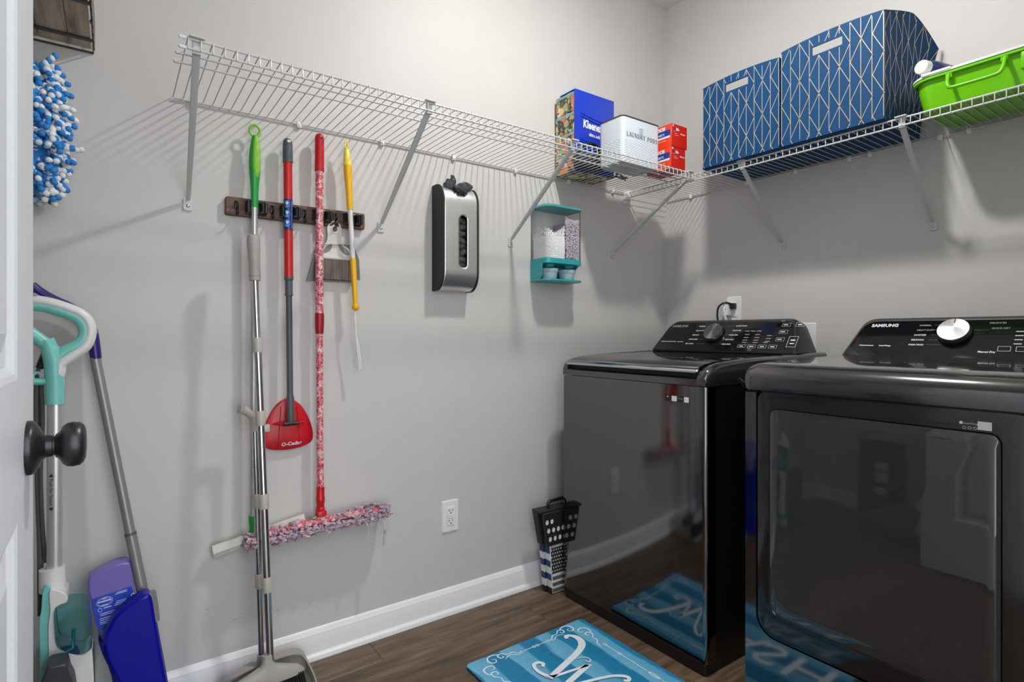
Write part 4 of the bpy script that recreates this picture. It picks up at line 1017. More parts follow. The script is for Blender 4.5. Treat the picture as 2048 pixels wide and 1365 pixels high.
    if sag:
        m = MB(); pt = pts['near']; L = xb - xf
        def Ps(u, z):
            uu = min(max(u / L, 0), 1); zt_ = htop + sag * (.035 * math.sin(PI * uu * .75) - .085 * max(0, uu - .55) ** 1.3 / .35); v = (z - zb) / (zt_ - zb)
            if v > 1 or v < 0: return None
            p = pt(uu * NX, v * NZ, 0); return (p[0], p[1] - .0008, p[2])
        draw(Ps, 8, L, lambda u: 9); m.build('foil_lines', M['foil'], bpy.data.objects[[c for c in t.children if c.name.startswith('side_panel')][0].name], smooth=0, kind='stuff')
    return t
storage_box('smaller-looking left blue box with gold lines, handle slot, beside the corner', 1.0975, 1.4265, 2.004, (1.2225, 1.3205, 2.042, (0.0, 2.072)), 2.094, 0)
storage_box('right blue box with gold lines and sagging side, next to the green bin', .7525, 1.0905, 2.004, (.8790, .9790, 2.050, (0.0, 2.0795)), 2.108, 1)

# ------------------------------------------------------------------ green bin and bottle
M['lime'] = mat('lime_plastic', '#6fc400', .28, 0, Subsurface_Weight=.0)
t = thing('green_bin', 'lime green plastic bin with folding handle and white lid on the right shelf', 'bin', (2.17, .46, ZT_))
m = MB(); gx0, gx1, gy0, gy1 = 2.034, 2.305, .235, .692
def gsec(g, z, r): return [(x, y, z) for x, y in rrect(gx0 + g, gx1 - g, gy0 + g, gy1 - g, r, 7)]
m.loft([gsec(.030, ZT_ + .0004, .035), gsec(.020, ZT_ + .006, .043), gsec(.010, ZT_ + .055, .05), gsec(.004, 1.848, .055), gsec(.004, 1.852, .055), gsec(.007, 1.852, .052), gsec(.013, ZT_ + .05, .047), gsec(.030, ZT_ + .004, .03)])
bd = m.build('bin_body', M['lime'], t)
m = MB(); m.loft([gsec(.0, 1.848, .058), gsec(-.007, 1.849, .065), gsec(-.007, 1.856, .065), gsec(.0, 1.857, .058)], cap=False); m.build('rim', M['lime'], t)
m = MB(); m.loft([gsec(-.009, 1.8575, .067), gsec(-.009, 1.863, .067), gsec(-.004, 1.8665, .062), gsec(.02, 1.868, .04)]); m.build('lid', mat('clear_white_lid', '#dfe9e4', .2), t)
hp = [(2.030, .592, 1.846), (2.018, .5915, 1.822), (2.0125, .588, 1.806), (2.012, .578, 1.7985), (2.012, .53, 1.7975), (2.012, .478, 1.7985), (2.0125, .466, 1.806), (2.018, .4625, 1.822), (2.030, .462, 1.846)]
MB().tube(smooth_path(hp, 4), .0052, 10).build('handle', M['lime'], t)
m = MB(); m.rbox(2.028, 2.040, .455, .472, 1.835, 1.857, .002); m.rbox(2.028, 2.040, .583, .600, 1.835, 1.857, .002); m.build('handle_mount', M['lime'], t)
m = MB(); m.rbox(2.030, 2.046, .250, .43, 1.80, 1.857, .004); m.build('latch_panel', M['lime'], t)
m = MB(); m.rbox(2.0225, 2.034, .585, .66, 1.860, 1.868, .002); m.build('lid_clip', mat('lid_clip_white', '#e9efec', .25), t)
t = thing('detergent_bottle', 'blue bottle with white cap lying on the green bin lid beside the boxes', 'bottle', (2.15, .63, 1.868))
A_, B_ = Vector((2.035, .662, 1.8965)), Vector((2.245, .612, 1.8965)); d_ = (B_ - A_).normalized()
MB().lathe(A_ + d_ * .022, d_, [(0, .014), (.006, .0155), (.010, .021), (.022, .0262), (.040, .0272), (.18, .0272), (.192, .023), (.195, .012)], 24).build('bottle_body', mat('bottle_blue', '#20346f', .2, 0, Transmission_Weight=.2), t)
MB().lathe(A_ + d_ * -.004, d_, [(0, .012), (.0015, .0195), (.005, .0210), (.024, .0210), (.026, .019)], 24).build('cap', M['white'], t)

# ------------------------------------------------------------------ folded step stool
t = thing('folding_step_stool', 'folded black and white patterned step stool between the wall and the washer', 'stool', (1.56, 1.79, 0))
bluem = mat('stool_blue', '#1d3565', .5); stw = mat('stool_white', '#d6d6d4', .45); stb = mat('stool_black', '#1d1d1e', .5); stg = mat('stool_grey', '#5b5a58', .55)
fy = 1.752
for k, (yy0, yy1, ox) in enumerate(((1.758, 1.782, 0), (1.788, 1.812, -.006))):
    m = MB(); zs_ = [0.002, .028, .058, .086, .114, .142, .170, .198]
    for i in range(7):
        z0_, z1_ = zs_[i], zs_[i + 1]; xl0 = 1.462 - .018 * (z0_ / .2) + ox; xl1 = 1.462 - .018 * (z1_ / .2) + ox; p = .0012 * (i % 2)
        m.loft([[(xl0 - p, yy0 - p, z0_), (xl0 + .016, yy0 - p, z0_), (xl0 + .016, yy1, z0_), (xl0 - p, yy1, z0_)], [(xl1 - p, yy0 - p, z1_), (xl1 + .016, yy0 - p, z1_), (xl1 + .016, yy1, z1_), (xl1 - p, yy1, z1_)]], mi=(2 if i == 0 else (0 if i % 2 else 1)))
    m.build('leg_edge', [stw, bluem, stb], t, smooth=0)
m = MB(); m.prism([(1.464, .004), (1.70, .004), (1.70, .205), (1.448, .205)], 'xz', 1.755, 1.780); pl = m.build('leg_panel', stw, t, bevel=.002)
def onp(x, z): return (x, 1.7545, z)
m = MB(); m.add([onp(1.459, .085), onp(1.53, .085), onp(1.53, .192), onp(1.4525, .192)], [(0, 1, 2, 3)]); m.build('flag_field', stb, pl, smooth=0)
m = MB()
for z0_, z1_ in ((.008, .024), (.033, .048), (.058, .073)): m.add([onp(1.4635, z0_), onp(1.60, z0_), onp(1.60, z1_), onp(1.4615, z1_)], [(0, 1, 2, 3)])
m.build('flag_stripes', stg, pl, smooth=0)
m = MB()
for j in range(7):
    for i in range(5):
        cx_, cz_ = 1.4625 + i * .0125 - .001 * j + (.006 if j % 2 else 0), .096 + j * .0145
        ps = [(cx_ + rr * math.sin(k * PI / 5), 1.7540, cz_ + rr * math.cos(k * PI / 5)) for k in range(10) for rr in ((.0056 if k % 2 == 0 else .0024),)]
        m.add([(cx_, 1.7540, cz_)] + ps, [(0, 1 + k, 1 + (k + 1) % 10) for k in range(10)])
m.build('flag_stars', stw, pl, smooth=0)
m = MB()
for cx_ in (1.462, 1.502, 1.542): m.rbox(cx_ - .011, cx_ + .011, 1.744, 1.760, .198, .213, .003)
m.build('hinge_knuckles', mat('hinge_grey', '#a9a9a8', .4), t)
m = MB(); m.prism([(1.425, .207), (1.70, .207), (1.70, .345), (1.402, .345)], 'xz', 1.757, 1.742); fp = m.build('seat_flap', stb, t, bevel=.003)
m = MB(); m.prism([(1.414, .212), (1.70, .212), (1.70, .352), (1.386, .352)], 'xz', 1.795, 1.765); m.build('rear_flap', stb, t, bevel=.003)
m = MB(); m.prism([(1.392, .345), (1.70, .345), (1.70, .355), (1.388, .355)], 'xz', 1.800, 1.745); m.build('top_edge', stb, t, bevel=.002)
m = MB()
for j in range(3):
    for i in range(7):
        if j == 2 and i in (2, 3): continue
        cx_, cz_ = 1.4395 + .0255 * i - .0085 * j, .236 + .0355 * j
        ps = [(cx_ + .0078 * math.cos(a), 1.7412, cz_ + .0098 * math.sin(a)) for a in [2 * PI * k / 16 for k in range(16)]]
        m.add([(cx_, 1.7412, cz_)] + ps, [(0, 1 + k, 1 + (k + 1) % 16) for k in range(16)])
m.build('grip_dots', stw, fp, smooth=0)
MB().tube(smooth_path([(1.455, 1.772, .350), (1.452, 1.772, .368), (1.458, 1.772, .378), (1.475, 1.772, .380), (1.52, 1.772, .382), (1.56, 1.772, .380), (1.567, 1.772, .368), (1.563, 1.772, .350)], 4), .0068, 10).build('carry_handle', M['black'], t)

# ------------------------------------------------------------------ mat
t = thing('floor_mat', 'blue striped floor mat with white lettering in front of the washer', 'mat', (1.165, 1.15, 0))
M['mat'] = mat('mat_blue', '#1683ad', .55)
n = NT(M['mat'])
tc = n.n('ShaderNodeTexCoord'); nz = n.n('ShaderNodeTexNoise'); nz.inputs['Scale'].default_value = 7; nz.inputs['Detail'].default_value = 5
mp = n.n('ShaderNodeMapping'); mp.inputs['Scale'].default_value = (3, .6, 1); n.l(tc.outputs['Object'], mp.inputs[0]); n.l(mp.outputs[0], nz.inputs['Vector'])
sx = n.n('ShaderNodeSeparateXYZ'); n.l(tc.outputs['Object'], sx.inputs[0])
mul = n.n('ShaderNodeMath', operation='MULTIPLY_ADD'); n.l(nz.outputs['Fac'], mul.inputs[0]); mul.inputs[1].default_value = .075; n.l(sx.outputs[0], mul.inputs[2])
fr_ = n.n('ShaderNodeMath', operation='MULTIPLY'); n.l(mul.outputs[0], fr_.inputs[0]); fr_.inputs[1].default_value = 7.2
mo = n.n('ShaderNodeMath', operation='FRACT'); n.l(fr_.outputs[0], mo.inputs[0])
c1 = n.ramp(mo.outputs[0], [(.0, '#1583af'), (.47, '#0f7ba9'), (.53, '#6fb6d6'), (.94, '#5ba9cf'), (.99, '#1583af')])
fn = n.noise(n.coord((10, 60, 1)), 2, 4); c2 = n.ramp(fn, [(.35, (.84, .87, .9)), (.6, (1, 1, 1))])
mx = n.n('ShaderNodeMix', data_type='RGBA', blend_type='MULTIPLY'); mx.inputs[0].default_value = .7; n.l(c1, mx.inputs[6]); n.l(c2, mx.inputs[7]); n.base(mx.outputs[2])
my0, my1, mx0, mx1 = .775, 1.537, .915, 1.420
MB().prism(rrect(mx0, mx1, my0, my1, .018, 6), 'xy', .0003, .0055).build('rubber_base', M['black'], t, bevel=.001)
MB().prism(rrect(mx0 + .0005, mx1 - .0005, my0 + .0005, my1 - .0005, .018, 6), 'xy', .0055, .0085).build('printed_top', M['mat'], t, bevel=.001)
ZM = .0087
def ribbon(m, pts, ws, k=7, off=0):
    P_ = smooth_path([(x, y, 0) for x, y in pts], k); N = len(P_); W_ = []
    for i in range(N):
        u = i / (N - 1) * (len(ws) - 1); a = int(min(u, len(ws) - 2)); W_.append(ws[a] + (ws[a + 1] - ws[a]) * (u - a))
    v = []
    for i in range(N):
        d = P_[min(i + 1, N - 1)] - P_[max(i - 1, 0)]; d.normalize(); nn = Vector((-d.y, d.x, 0)) * W_[i] / 2
        v += [(P_[i].x + nn.x, P_[i].y + nn.y, ZM + off), (P_[i].x - nn.x, P_[i].y - nn.y, ZM + off)]
    m.add(v, [(2 * i, 2 * i + 1, 2 * i + 3, 2 * i + 2) for i in range(N - 1)])
mw = mat('mat_white', '#e3ecf2', .5)
def letterW(m, off=0, dx=0, dy=0):
    S = lambda pts: [(x + dx, y + dy) for x, y in pts]
    ribbon(m, S([(1.284, 1.462), (1.290, 1.474), (1.306, 1.470), (1.317, 1.446), (1.309, 1.415), (1.284, 1.392), (1.240, 1.372), (1.190, 1.356), (1.140, 1.340), (1.102, 1.328)]), [.012, .016, .014, .022, .026, .024, .022, .022, .022, .020], off=off)
    ribbon(m, S([(1.112, 1.385), (1.124, 1.396), (1.113, 1.411), (1.094, 1.406), (1.086, 1.380), (1.090, 1.352), (1.102, 1.328), (1.125, 1.322), (1.18, 1.314), (1.236, 1.306)]), [.010, .013, .013, .012, .012, .014, .015, .011, .010, .010], off=off)
    ribbon(m, S([(1.236, 1.306), (1.19, 1.294), (1.14, 1.280), (1.096, 1.268)]), [.020, .020, .020, .018], off=off)
    ribbon(m, S([(1.096, 1.268), (1.14, 1.256), (1.20, 1.240), (1.255, 1.222), (1.286, 1.200), (1.292, 1.184), (1.280, 1.176), (1.270, 1.186)]), [.013, .012, .012, .012, .014, .013, .012, .010], off=off)
    ribbon(m, S([(1.232, 1.352), (1.248, 1.350), (1.262, 1.338), (1.262, 1.322), (1.248, 1.318), (1.246, 1.330)]), [.003, .004, .004, .004, .004, .003], off=off)
    ribbon(m, S([(1.085, 1.342), (1.100, 1.314)]), [.006, .004], off=off); ribbon(m, S([(1.222, 1.316), (1.246, 1.298)]), [.006, .006], off=off)
m = MB(); letterW(m); m.build('lettering', mw, t, smooth=0)
sh = mat('letter_shadow', '#1d3f57', .6)
m = MB(); letterW(m, -.0001, -.0035, -.0022); m.build('letter_outline', sh, t, smooth=0)
for ch, yy in (('A', 1.165), ('S', 1.045), ('H', .945)):
    text(ch, .20, mw, (1.105, yy, ZM), (0, -1, 0), (1, 0, 0), t, bold=.001, thick=.0001)
# scrolled border
def scroll(m, cx_, cy_, sx, sy):
    f = lambda pts: [(cx_ + sx * a, cy_ + sy * b) for a, b in pts]
    ribbon(m, f([(-.125, .003), (-.105, .006), (-.09, .020), (-.07, .020), (-.055, .034), (-.038, .030), (-.040, .014), (-.052, .014), (-.050, .024)]), [.0028, .0032, .004, .003, .004, .005, .004, .003, .002], 6)
    ribbon(m, f([(-.045, .034), (-.028, .043), (-.006, .040), (.004, .022), (-.004, .006), (-.018, .006), (-.022, .018), (-.012, .024)]), [.003, .005, .005, .005, .004, .003, .003, .002], 6)
    ribbon(m, f([(-.120, .002), (-.10, -.002), (-.08, .010), (-.062, .008), (-.05, .0)]), [.002, .003, .003, .003, .002], 6)
    ribbon(m, f([(.003, -.125), (.006, -.105), (.020, -.09), (.018, -.07), (.032, -.055), (.030, -.036), (.014, -.036), (.012, -.05), (.022, -.05)]), [.0028, .0032, .004, .003, .004, .005, .004, .003, .002], 6)
    ribbon(m, f([(.034, -.045), (.043, -.028), (.040, -.008), (.022, .0), (.006, -.006), (.006, -.02), (.018, -.022)]), [.003, .005, .005, .005, .004, .003, .002], 6)
m = MB(); fx0, fx1, fy0, fy1 = .968, 1.366, .822, 1.490
for cx_, cy_, sx_, sy_ in ((fx1 - .022, fy1 - .004, 1, 1), (fx0 + .022, fy1 - .004, -1, 1), (fx1 - .022, fy0 + .004, 1, -1), (fx0 + .022, fy0 + .004, -1, -1)): scroll(m, cx_, cy_, sx_, sy_)
for yy in (fy0, fy1): ribbon(m, [(fx0 + .14, yy), (fx1 - .145, yy)], [.0026, .0026], 2)
for xx in (fx0, fx1): ribbon(m, [(xx, fy0 + .125), (xx, fy1 - .128)], [.0026, .0026], 2)
for xx, yy in [(fx1 - .145, fy1), (fx0 + .14, fy1), (1.175, fy1), (1.160, fy1)]:
    ribbon(m, [(xx + .006 * math.cos(a), yy + .0055 * math.sin(a)) for a in [2 * PI * k / 8 for k in range(9)]], [.002, .002], 3)
for xx, yy in [(fx1, 1.36), (fx1, 1.292)]: ribbon(m, [(xx + .0055 * math.cos(a), yy + .0075 * math.sin(a)) for a in [2 * PI * k / 8 for k in range(9)]], [.002, .002], 3)
ribbon(m, [(fx1 + .006 * math.sin(PI * k / 8), 1.175 - .055 * k / 8) for k in range(9)], [.0025, .0025], 2); ribbon(m, [(fx1 - .006 * math.sin(PI * k / 8), 1.175 - .055 * k / 8) for k in range(9)], [.0025, .0025], 2)
m.build('scroll_border', mw, t, smooth=0)

# ------------------------------------------------------------------ appliances
def console(root, yr, yl, xbot=2.035, zbot=.995):
    yc = (yr + yl) / 2; hw = (yl - yr) / 2
    Xs = lambda s: xbot + .095 * s
    Zs = lambda s: zbot + .130 * s
    P = lambda y, s, off=0.0: (Xs(s) - off * .807, y, Zs(s) + off * .590)
    def outline(g, k=0):
        # rounded trapezoid in (y, s): narrower at the top
        pts = []
        cs = [(-(hw - .004) + g, 0 + g * 3, .02), (hw - .004 - g, 0 + g * 3, .02), (hw - .050 - g * .8, 1 - g * 6, .13), (-(hw - .050) + g * .8, 1 - g * 6, .13)]
        n_ = len(cs)
        for i, (y, s, r) in enumerate(cs):
            a, b = cs[i - 1], cs[(i + 1) % n_]
            def toward(q):
                d = Vector((q[0] - y, (q[1] - s) * .16)); L = d.length; rr = min(r * .30, L * .4); d = d / L * rr; return (y + d.x, s + d.y / .16)
            p0, p2 = toward(a), toward(b)
            for j in range(6):
                t = j / 5; pts.append(((1 - t) ** 2 * p0[0] + 2 * t * (1 - t) * y + t * t * p2[0], (1 - t) ** 2 * p0[1] + 2 * t * (1 - t) * s + t * t * p2[1]))
        return pts
    o0 = outline(.004); o1 = outline(0)
    r0 = [P(yc + y, s, 0.0) for y, s in o0]
    r1 = [P(yc + y, s, -.004) for y, s in o1]
    r2 = [(max(P(yc + y, s, 0)[0] + .018, 0), yc + y * 1.008, P(yc, s)[2] + .004 * s) for y, s in o1]
    xb = 2.272
    r3 = [(xb - .05, yc + y * (.955 - .01 * s), zbot + (.126 * s - .002)) for y, s in o1]
    r4 = [(xb, yc + y * (.86 + .04 * s), zbot + (.086 * s - .004)) for y, s in o1]
    shell = MB().loft([r0, r1, r2, r3, r4]).build('console_shell', M['bbody'], root, smooth=35)
    o2 = outline(.009)
    g = MB(); g.loft([[P(yc + y, s, .0002) for y, s in o2], [P(yc + y, s, .0016) for y, s in o2], [P(yc + y * .997, .5 + (s - .5) * .985, .002) for y, s in o2]])
    gl = g.build('control_panel', M['glassb'], root, smooth=25)
    yd = Vector((.590, 0, .807)); xd = Vector((0, -1, 0))
    def lab(body, y, s, size, par=gl, m='print', al='LEFT', sh=0, bold=0, ws=1.0): return text(body, size, M[m], P(y, s, .0022), xd, yd, par, 'lettering', shear=sh, align=al, thick=.0002, bold=bold, wscale=ws)
    return P, gl, lab, shell, yd
def dial(root, P, y, s, r):
    nv = Vector((-.807, 0, .590)); c = Vector(P(y, s, .002))
    sk = MB().lathe(c, nv, [(0, r * 1.06), (.004, r * 1.05), (.012, r * 1.0), (.013, r * .93)], 40).build('dial', M['black'], root)
    MB().lathe(c, nv, [(.012, r * .96), (.022, r * .95), (.0245, r * .92)], 40).build('dial_cap', M['dial'], sk)
    up = Vector((.590, 0, .807)); q = c + nv * .0248 + up * r * .7
    MB().tube([q - up * .006, q + up * .008], .0012, 6).build('dial_mark', M['groove'], sk)
    return sk
def frame_box(m, P, y, s, w_, h_, lw=.0007):
    # thin printed outline on the console: w_ along -y, h_ along the slope (as a share of s)
    for (a, b) in (((-w_, -h_), (w_, -h_)), ((w_, -h_), (w_, h_)), ((w_, h_), (-w_, h_)), ((-w_, h_), (-w_, -h_))):
        m.tube([P(y - a[0], s + a[1], .0023), P(y - b[0], s + b[1], .0023)], lw, 4)
def dashes(m, P, items, off=.0024):
    for y, s, L, hh in items:
        m.add([P(y, s, off), P(y - L, s, off), P(y - L, s + hh, off), P(y, s + hh, off)], [(0, 1, 2, 3)])

# washer ---------------------------------------------------------------------------
WX, WY0, WY1 = 1.492, 1.047, 1.730
wa = thing('washing_machine', 'dark steel top-loading washing machine with open view of its glossy lid, in the corner', 'washer', (1.87, 1.39, 0))
wa['label'] = 'dark grey top-loading washing machine in the corner beside the mop wall'
MB().prism(rrect(WX + .016, 2.25, WY0 + .004, WY1 - .004, .01, 3), 'xy', .0395, .903).build('cabinet', M['bside'], wa)
MB().prism(rrect(WX + .004, 2.24, WY0 + .008, WY1 - .008, [.012, .012, .012, .012], 4), 'xy', .0005, .040).build('base', M['bside'], wa)
m = MB(); sec = [(WX + .045, WY0 + .0005)] + [(WX + .016 - .016 * math.cos(a), WY0 + .0005 + .016 - .016 * math.sin(a)) for a in [PI / 2 * (1 - k / 6) for k in range(7)]] + [(WX + .016 - .016 * math.cos(a), WY1 - .0005 - .016 + .016 * math.sin(a)) for a in [PI / 2 * k / 6 for k in range(7)]] + [(WX + .045, WY1 - .0005)]
inn = [(x + .003, y) for x, y in sec[::-1]]
inn = [(WX + .045, WY1 - .003), (WX + .019, WY1 - .003), (WX + .019, WY0 + .003), (WX + .045, WY0 + .003)]
m.prism(sec + inn, 'xy', .041, .903); fp = m.build('front_panel', M['bw'], wa, smooth=30)
# stickers
MB().box(WX - .0006, WX + .001, 1.112, 1.203, .848, .868).build('sticker', M['stickerb'], fp, smooth=0)
MB().box(WX - .0009, WX - .0005, 1.160, 1.180, .8495, .8665).build('sticker_patch', M['sticker'], fp, smooth=0)
MB().box(WX - .0009, WX - .0005, 1.1135, 1.1315, .8495, .8665).build('sticker_patch', M['sticker'], fp, smooth=0)
MB().lathe((WX - .0006, 1.196, .8625), (-1, 0, 0), [(0, .0022), (.0002, .0022)], 10).build('sticker_mark', M['print'], fp, smooth=0)
text('SmartThings', .0042, M['print'], (WX - .0008, 1.158, .8585), (0, -1, 0), (0, 0, 1), fp, thick=.0001)
# top frame: front bezel, side rails, back deck
def rail_z(x):
    pts = [(1.492, .930), (1.496, .944), (1.506, .956), (1.525, .966), (1.56, .975), (1.65, .983), (1.80, .989), (2.05, .996), (2.26, .998)]
    for (a, za), (b, zb_) in zip(pts, pts[1:]):
        if x <= b: return za + (zb_ - za) * (x - a) / (b - a)
    return pts[-1][1]
xs_ = [1.492, 1.494, 1.499, 1.508, 1.52, 1.54, 1.57, 1.62, 1.70, 1.80, 1.95, 2.10, 2.26]
m = MB()
for (ya, yb, out) in ((WY0, 1.0845, 0), (1.6995, WY1, 1)):
    rg = []
    for x in xs_:
        z = rail_z(x); w_ = yb - ya; o = .012
        rx = max(0, (.014 - (x - 1.492)) / .014) * .006
        if out == 0: rg.append([(x, ya + rx, .905), (x, ya + rx, z - o), (x, ya + .003 + rx, z - .005), (x, ya + .010, z - .0005), (x, ya + .020, z), (x, yb - .006, z - .001), (x, yb, z - .006), (x, yb, .905)])
        else: rg.append([(x, ya, .905), (x, ya, z - .006), (x, ya + .006, z - .001), (x, yb - .014, z), (x, yb - .007, z - .001), (x, yb - .002 - rx, z - .005), (x, yb - rx, z - o), (x, yb - rx, .905)])
    m.loft(rg)
m.loft([[(1.4915, y, .905), (1.4915, y, .926), (1.497, y, .930), (1.53, y, .931), (1.53, y, .905)] for y in (1.0835, 1.7005)])
m.box(1.53, 2.26, 1.083, 1.701, .905, .925)
m.loft([[(2.015, y, .92), (2.015, y, .990), (2.26, y, .996), (2.26, y, .92)] for y in (1.083, 1.701)])
m.build('top_frame', M['bezel'], wa, smooth=35)
MB().box(1.512, 1.52, 1.086, 1.698, .931, .948).build('handle_recess', M['groove'], wa, smooth=0)
# lid
m = MB(); m.loft([[(1.4885, y, .9470), (1.4865, y, .9525), (1.4900, y, .9575), (1.510, y, .9655), (1.515, y, .960), (1.515, y, .947)] for y in (1.0865, 1.6975)])
ld = m.build('lid', M['trimsilver'], wa, smooth=45); ld['label'] = 'silver front lip of the lid'
m = MB(); m.loft([[(1.509, y, .948), (1.509, y, .9652), (1.53, y, .9715), (1.58, y, .9785), (1.68, y, .9835), (2.012, y, .9905), (2.012, y, .975), (1.60, y, .960)] for y in (1.0865, 1.6975)])
m.build('lid_glass', M['glassb'], ld, smooth=30)
P, gl, lab, shell, yd = console(wa, WY0, WY1)
lab('SAMSUNG', 1.664, .80, .0175, m='printd', bold=.0005, ws=1.05)
lab('VIBRATION REDUCTION+', 1.690, .285, .0062, ws=1.15, bold=.0002)
lab('SmartThings', 1.600, .285, .0062, bold=.0002)
for k, b_ in enumerate(('NORMAL', 'HEAVY DUTY', 'BEDDING', 'SUPER SPEED', 'SELF CLEAN')): lab(b_, 1.520 + .008 * k, .80 - .145 * k, .0078, ws=1.0, bold=.0002)
for k, b_ in enumerate(('QUICK WASH', 'DELICATES', 'RINSE+SPIN', 'SPIN ONLY', 'PERM PRESS')): lab(b_, 1.340 - .004 * abs(k - 0) + .012 * k, .80 - .145 * k, .0078, ws=1.0, bold=.0002)
m = MB()
for k in range(5): m.tube([P(1.482 + .004 * k, .82 - .145 * k, .0023), P(1.455, .82 - .145 * k + (.0), .0023)], .0004, 4); m.tube([P(1.382, .82 - .145 * k, .0023), P(1.345 + .006 * k, .82 - .145 * k, .0023)], .0004, 4)
its = []
for (y, s) in ((1.290, .64), (1.265, .64), (1.24, .64), (1.285, .53), (1.24, .53), (1.285, .44), (1.238, .44), (1.285, .36), (1.238, .36), (1.19, .50), (1.19, .41), (1.19, .33), (1.285, .29), (1.238, .29), (1.195, .29)): its.append((y, s, .020, .022))
dashes(m, P, its); m.build('panel_marks', M['printd'], gl, smooth=0)
m = MB()
for y in (1.280, 1.236, 1.192, 1.150): frame_box(m, P, y, .185, .016, .045, .0005)
frame_box(m, P, 1.075, .84, .016, .06, .0006); frame_box(m, P, 1.081, .335, .017, .15, .0008)
for s in (.83, .62, .40): frame_box(m, P, 1.128 + .008 * (.83 - s), s, .016, .05, .0005)
dashes(m, P, [(1.289, .17, .017, .025), (1.246, .17, .018, .025), (1.201, .17, .017, .025), (1.159, .17, .017, .025), (1.084, .82, .016, .03), (1.089, .36, .017, .04), (1.089, .27, .017, .03), (1.139, .82, .018, .025), (1.141, .61, .018, .025), (1.143, .39, .018, .025)])
m.build('button_outlines', M['print'], gl, smooth=0)
lab('Power', 1.155, .94, .006)
MB().add([P(1.245, .90, .0022), P(1.165, .90, .0022), P(1.165, .52, .0022), P(1.235, .52, .0022)], [(0, 1, 2, 3)]).build('display', mat('display_off', '#10192a', .15), gl, smooth=0)
dial(wa, P, 1.425, .55, .043)

# dryer ---------------------------------------------------------------------------
DX, DY0, DY1 = 1.470, .215, .905
dr = thing('dryer', 'dark grey front-loading dryer with big glossy door at the right edge', 'dryer', (1.87, .56, 0))
MB().prism(rrect(DX + .02, 2.25, DY0 + .004, DY1 - .004, .01, 3), 'xy', .02, .93).build('cabinet', M['bside'], dr)
MB().prism(rrect(DX + .012, 2.24, DY0 + .01, DY1 - .01, .012, 4), 'xy', .0005, .02).build('base', M['bside'], dr)
doy0, doy1, doz0, doz1 = .287, .868, .235, .912
hole = rrect(doy0 - .004, doy1 + .004, doz0 - .004, .940, [.055, .055, .030, .030], 8)
m = MB()
# front frame: plate with the door opening, rounded vertical edges
outer = rrect(DY0, DY1, .022, .905, .003, 8)
hole2 = rrect(doy0 - .004, doy1 + .004, doz0 - .004, .9048, [.055, .055, .0005, .0005], 8)
n_ = len(outer)
for (xa, fl_) in ((DX, 0), (DX + .02, 1)):
    m.add([(xa, y, z) for y, z in outer] + [(xa, y, z) for y, z in hole2], [(i, (i + 1) % n_, n_ + (i + 1) % n_, n_ + i) for i in range(n_)])
m.add([(DX, y, z) for y, z in outer] + [(DX + .02, y, z) for y, z in outer], [(i, (i + 1) % n_, n_ + (i + 1) % n_, n_ + i) for i in range(n_)])
m.add([(DX, y, z) for y, z in hole2] + [(DX + .02, y, z) for y, z in hole2], [(i, (i + 1) % n_, n_ + (i + 1) % n_, n_ + i) for i in range(n_)])
m.build('front_frame', M['bw'], dr, smooth=30)
# door: frame ring + slightly crowned window
def ring_(y0_, y1_, z0_, z1_, rr, x, n=8): return [(x, y, z) for y, z in rrect(y0_, y1_, z0_, z1_, rr, n)]
g = .012
m = MB(); m.loft([ring_(doy0, doy1, doz0, doz1, [.052, .052, .028, .028], DX + .018), ring_(doy0, doy1, doz0, doz1, [.052, .052, .028, .028], DX + .001), ring_(doy0 + .003, doy1 - .003, doz0 + .003, doz1 - .003, [.05, .05, .026, .026], DX - .004),
                  ring_(doy0 + .012, doy1 - .012, doz0 + .012, doz1 - .010, [.045, .045, .022, .022], DX - .007), ring_(.3365, .8305, .299, .8665, [.04, .04, .022, .022], DX - .0085), ring_(.3385, .8285, .301, .8645, [.038, .038, .020, .020], DX - .0065)], cap=False)
dd = m.build('door', M['dframe'], dr, smooth=35)
m = MB(); rg = []
def win(s, x): return [(x, .5835 + (y - .5835) * s, .583 + (z - .583) * s) for y, z in rrect(.3395, .8275, .302, .8635, [.038, .038, .020, .020], 8)]
m.loft([win(1, DX + .004), win(1, DX - .0075), win(.993, DX - .0088), win(.9, DX - .0094), win(.6, DX - .0104), win(.3, DX - .0109), win(.02, DX - .0110)])
m.build('door_window', M['dwin'], dd, smooth=35)
MB().add(ring_(doy0 - .003, doy1 + .003, doz0 - .003, .930, .05, DX + .019), [tuple(range(36))]).build('door_gap', M['groove'], dr, smooth=0)
MB().box(DX - .0105, DX - .0085, .3530, .3760, .8705, .8880).build('sticker', M['sticker'], dd, smooth=0)
text('SmartThings', .0052, M['print'], (DX - .0106, .4000, .8800), (0, -1, 0), (0, 0, 1), dd, thick=.0001)
m = MB(); m.lathe((DX - .009, .404, .8820), (-1, 0, 0), [(0, .0032), (.0012, .0032)], 14)
for k in range(3): m.tube([(DX - .0095, .3985 - .009 * k + .003 * math.cos(a), .8725 + .003 * math.sin(a)) for a in [2 * PI * i / 6 for i in range(6)]], .0005, 4, closed=True)
m.build('sticker_mark', M['print'], dd, smooth=0)
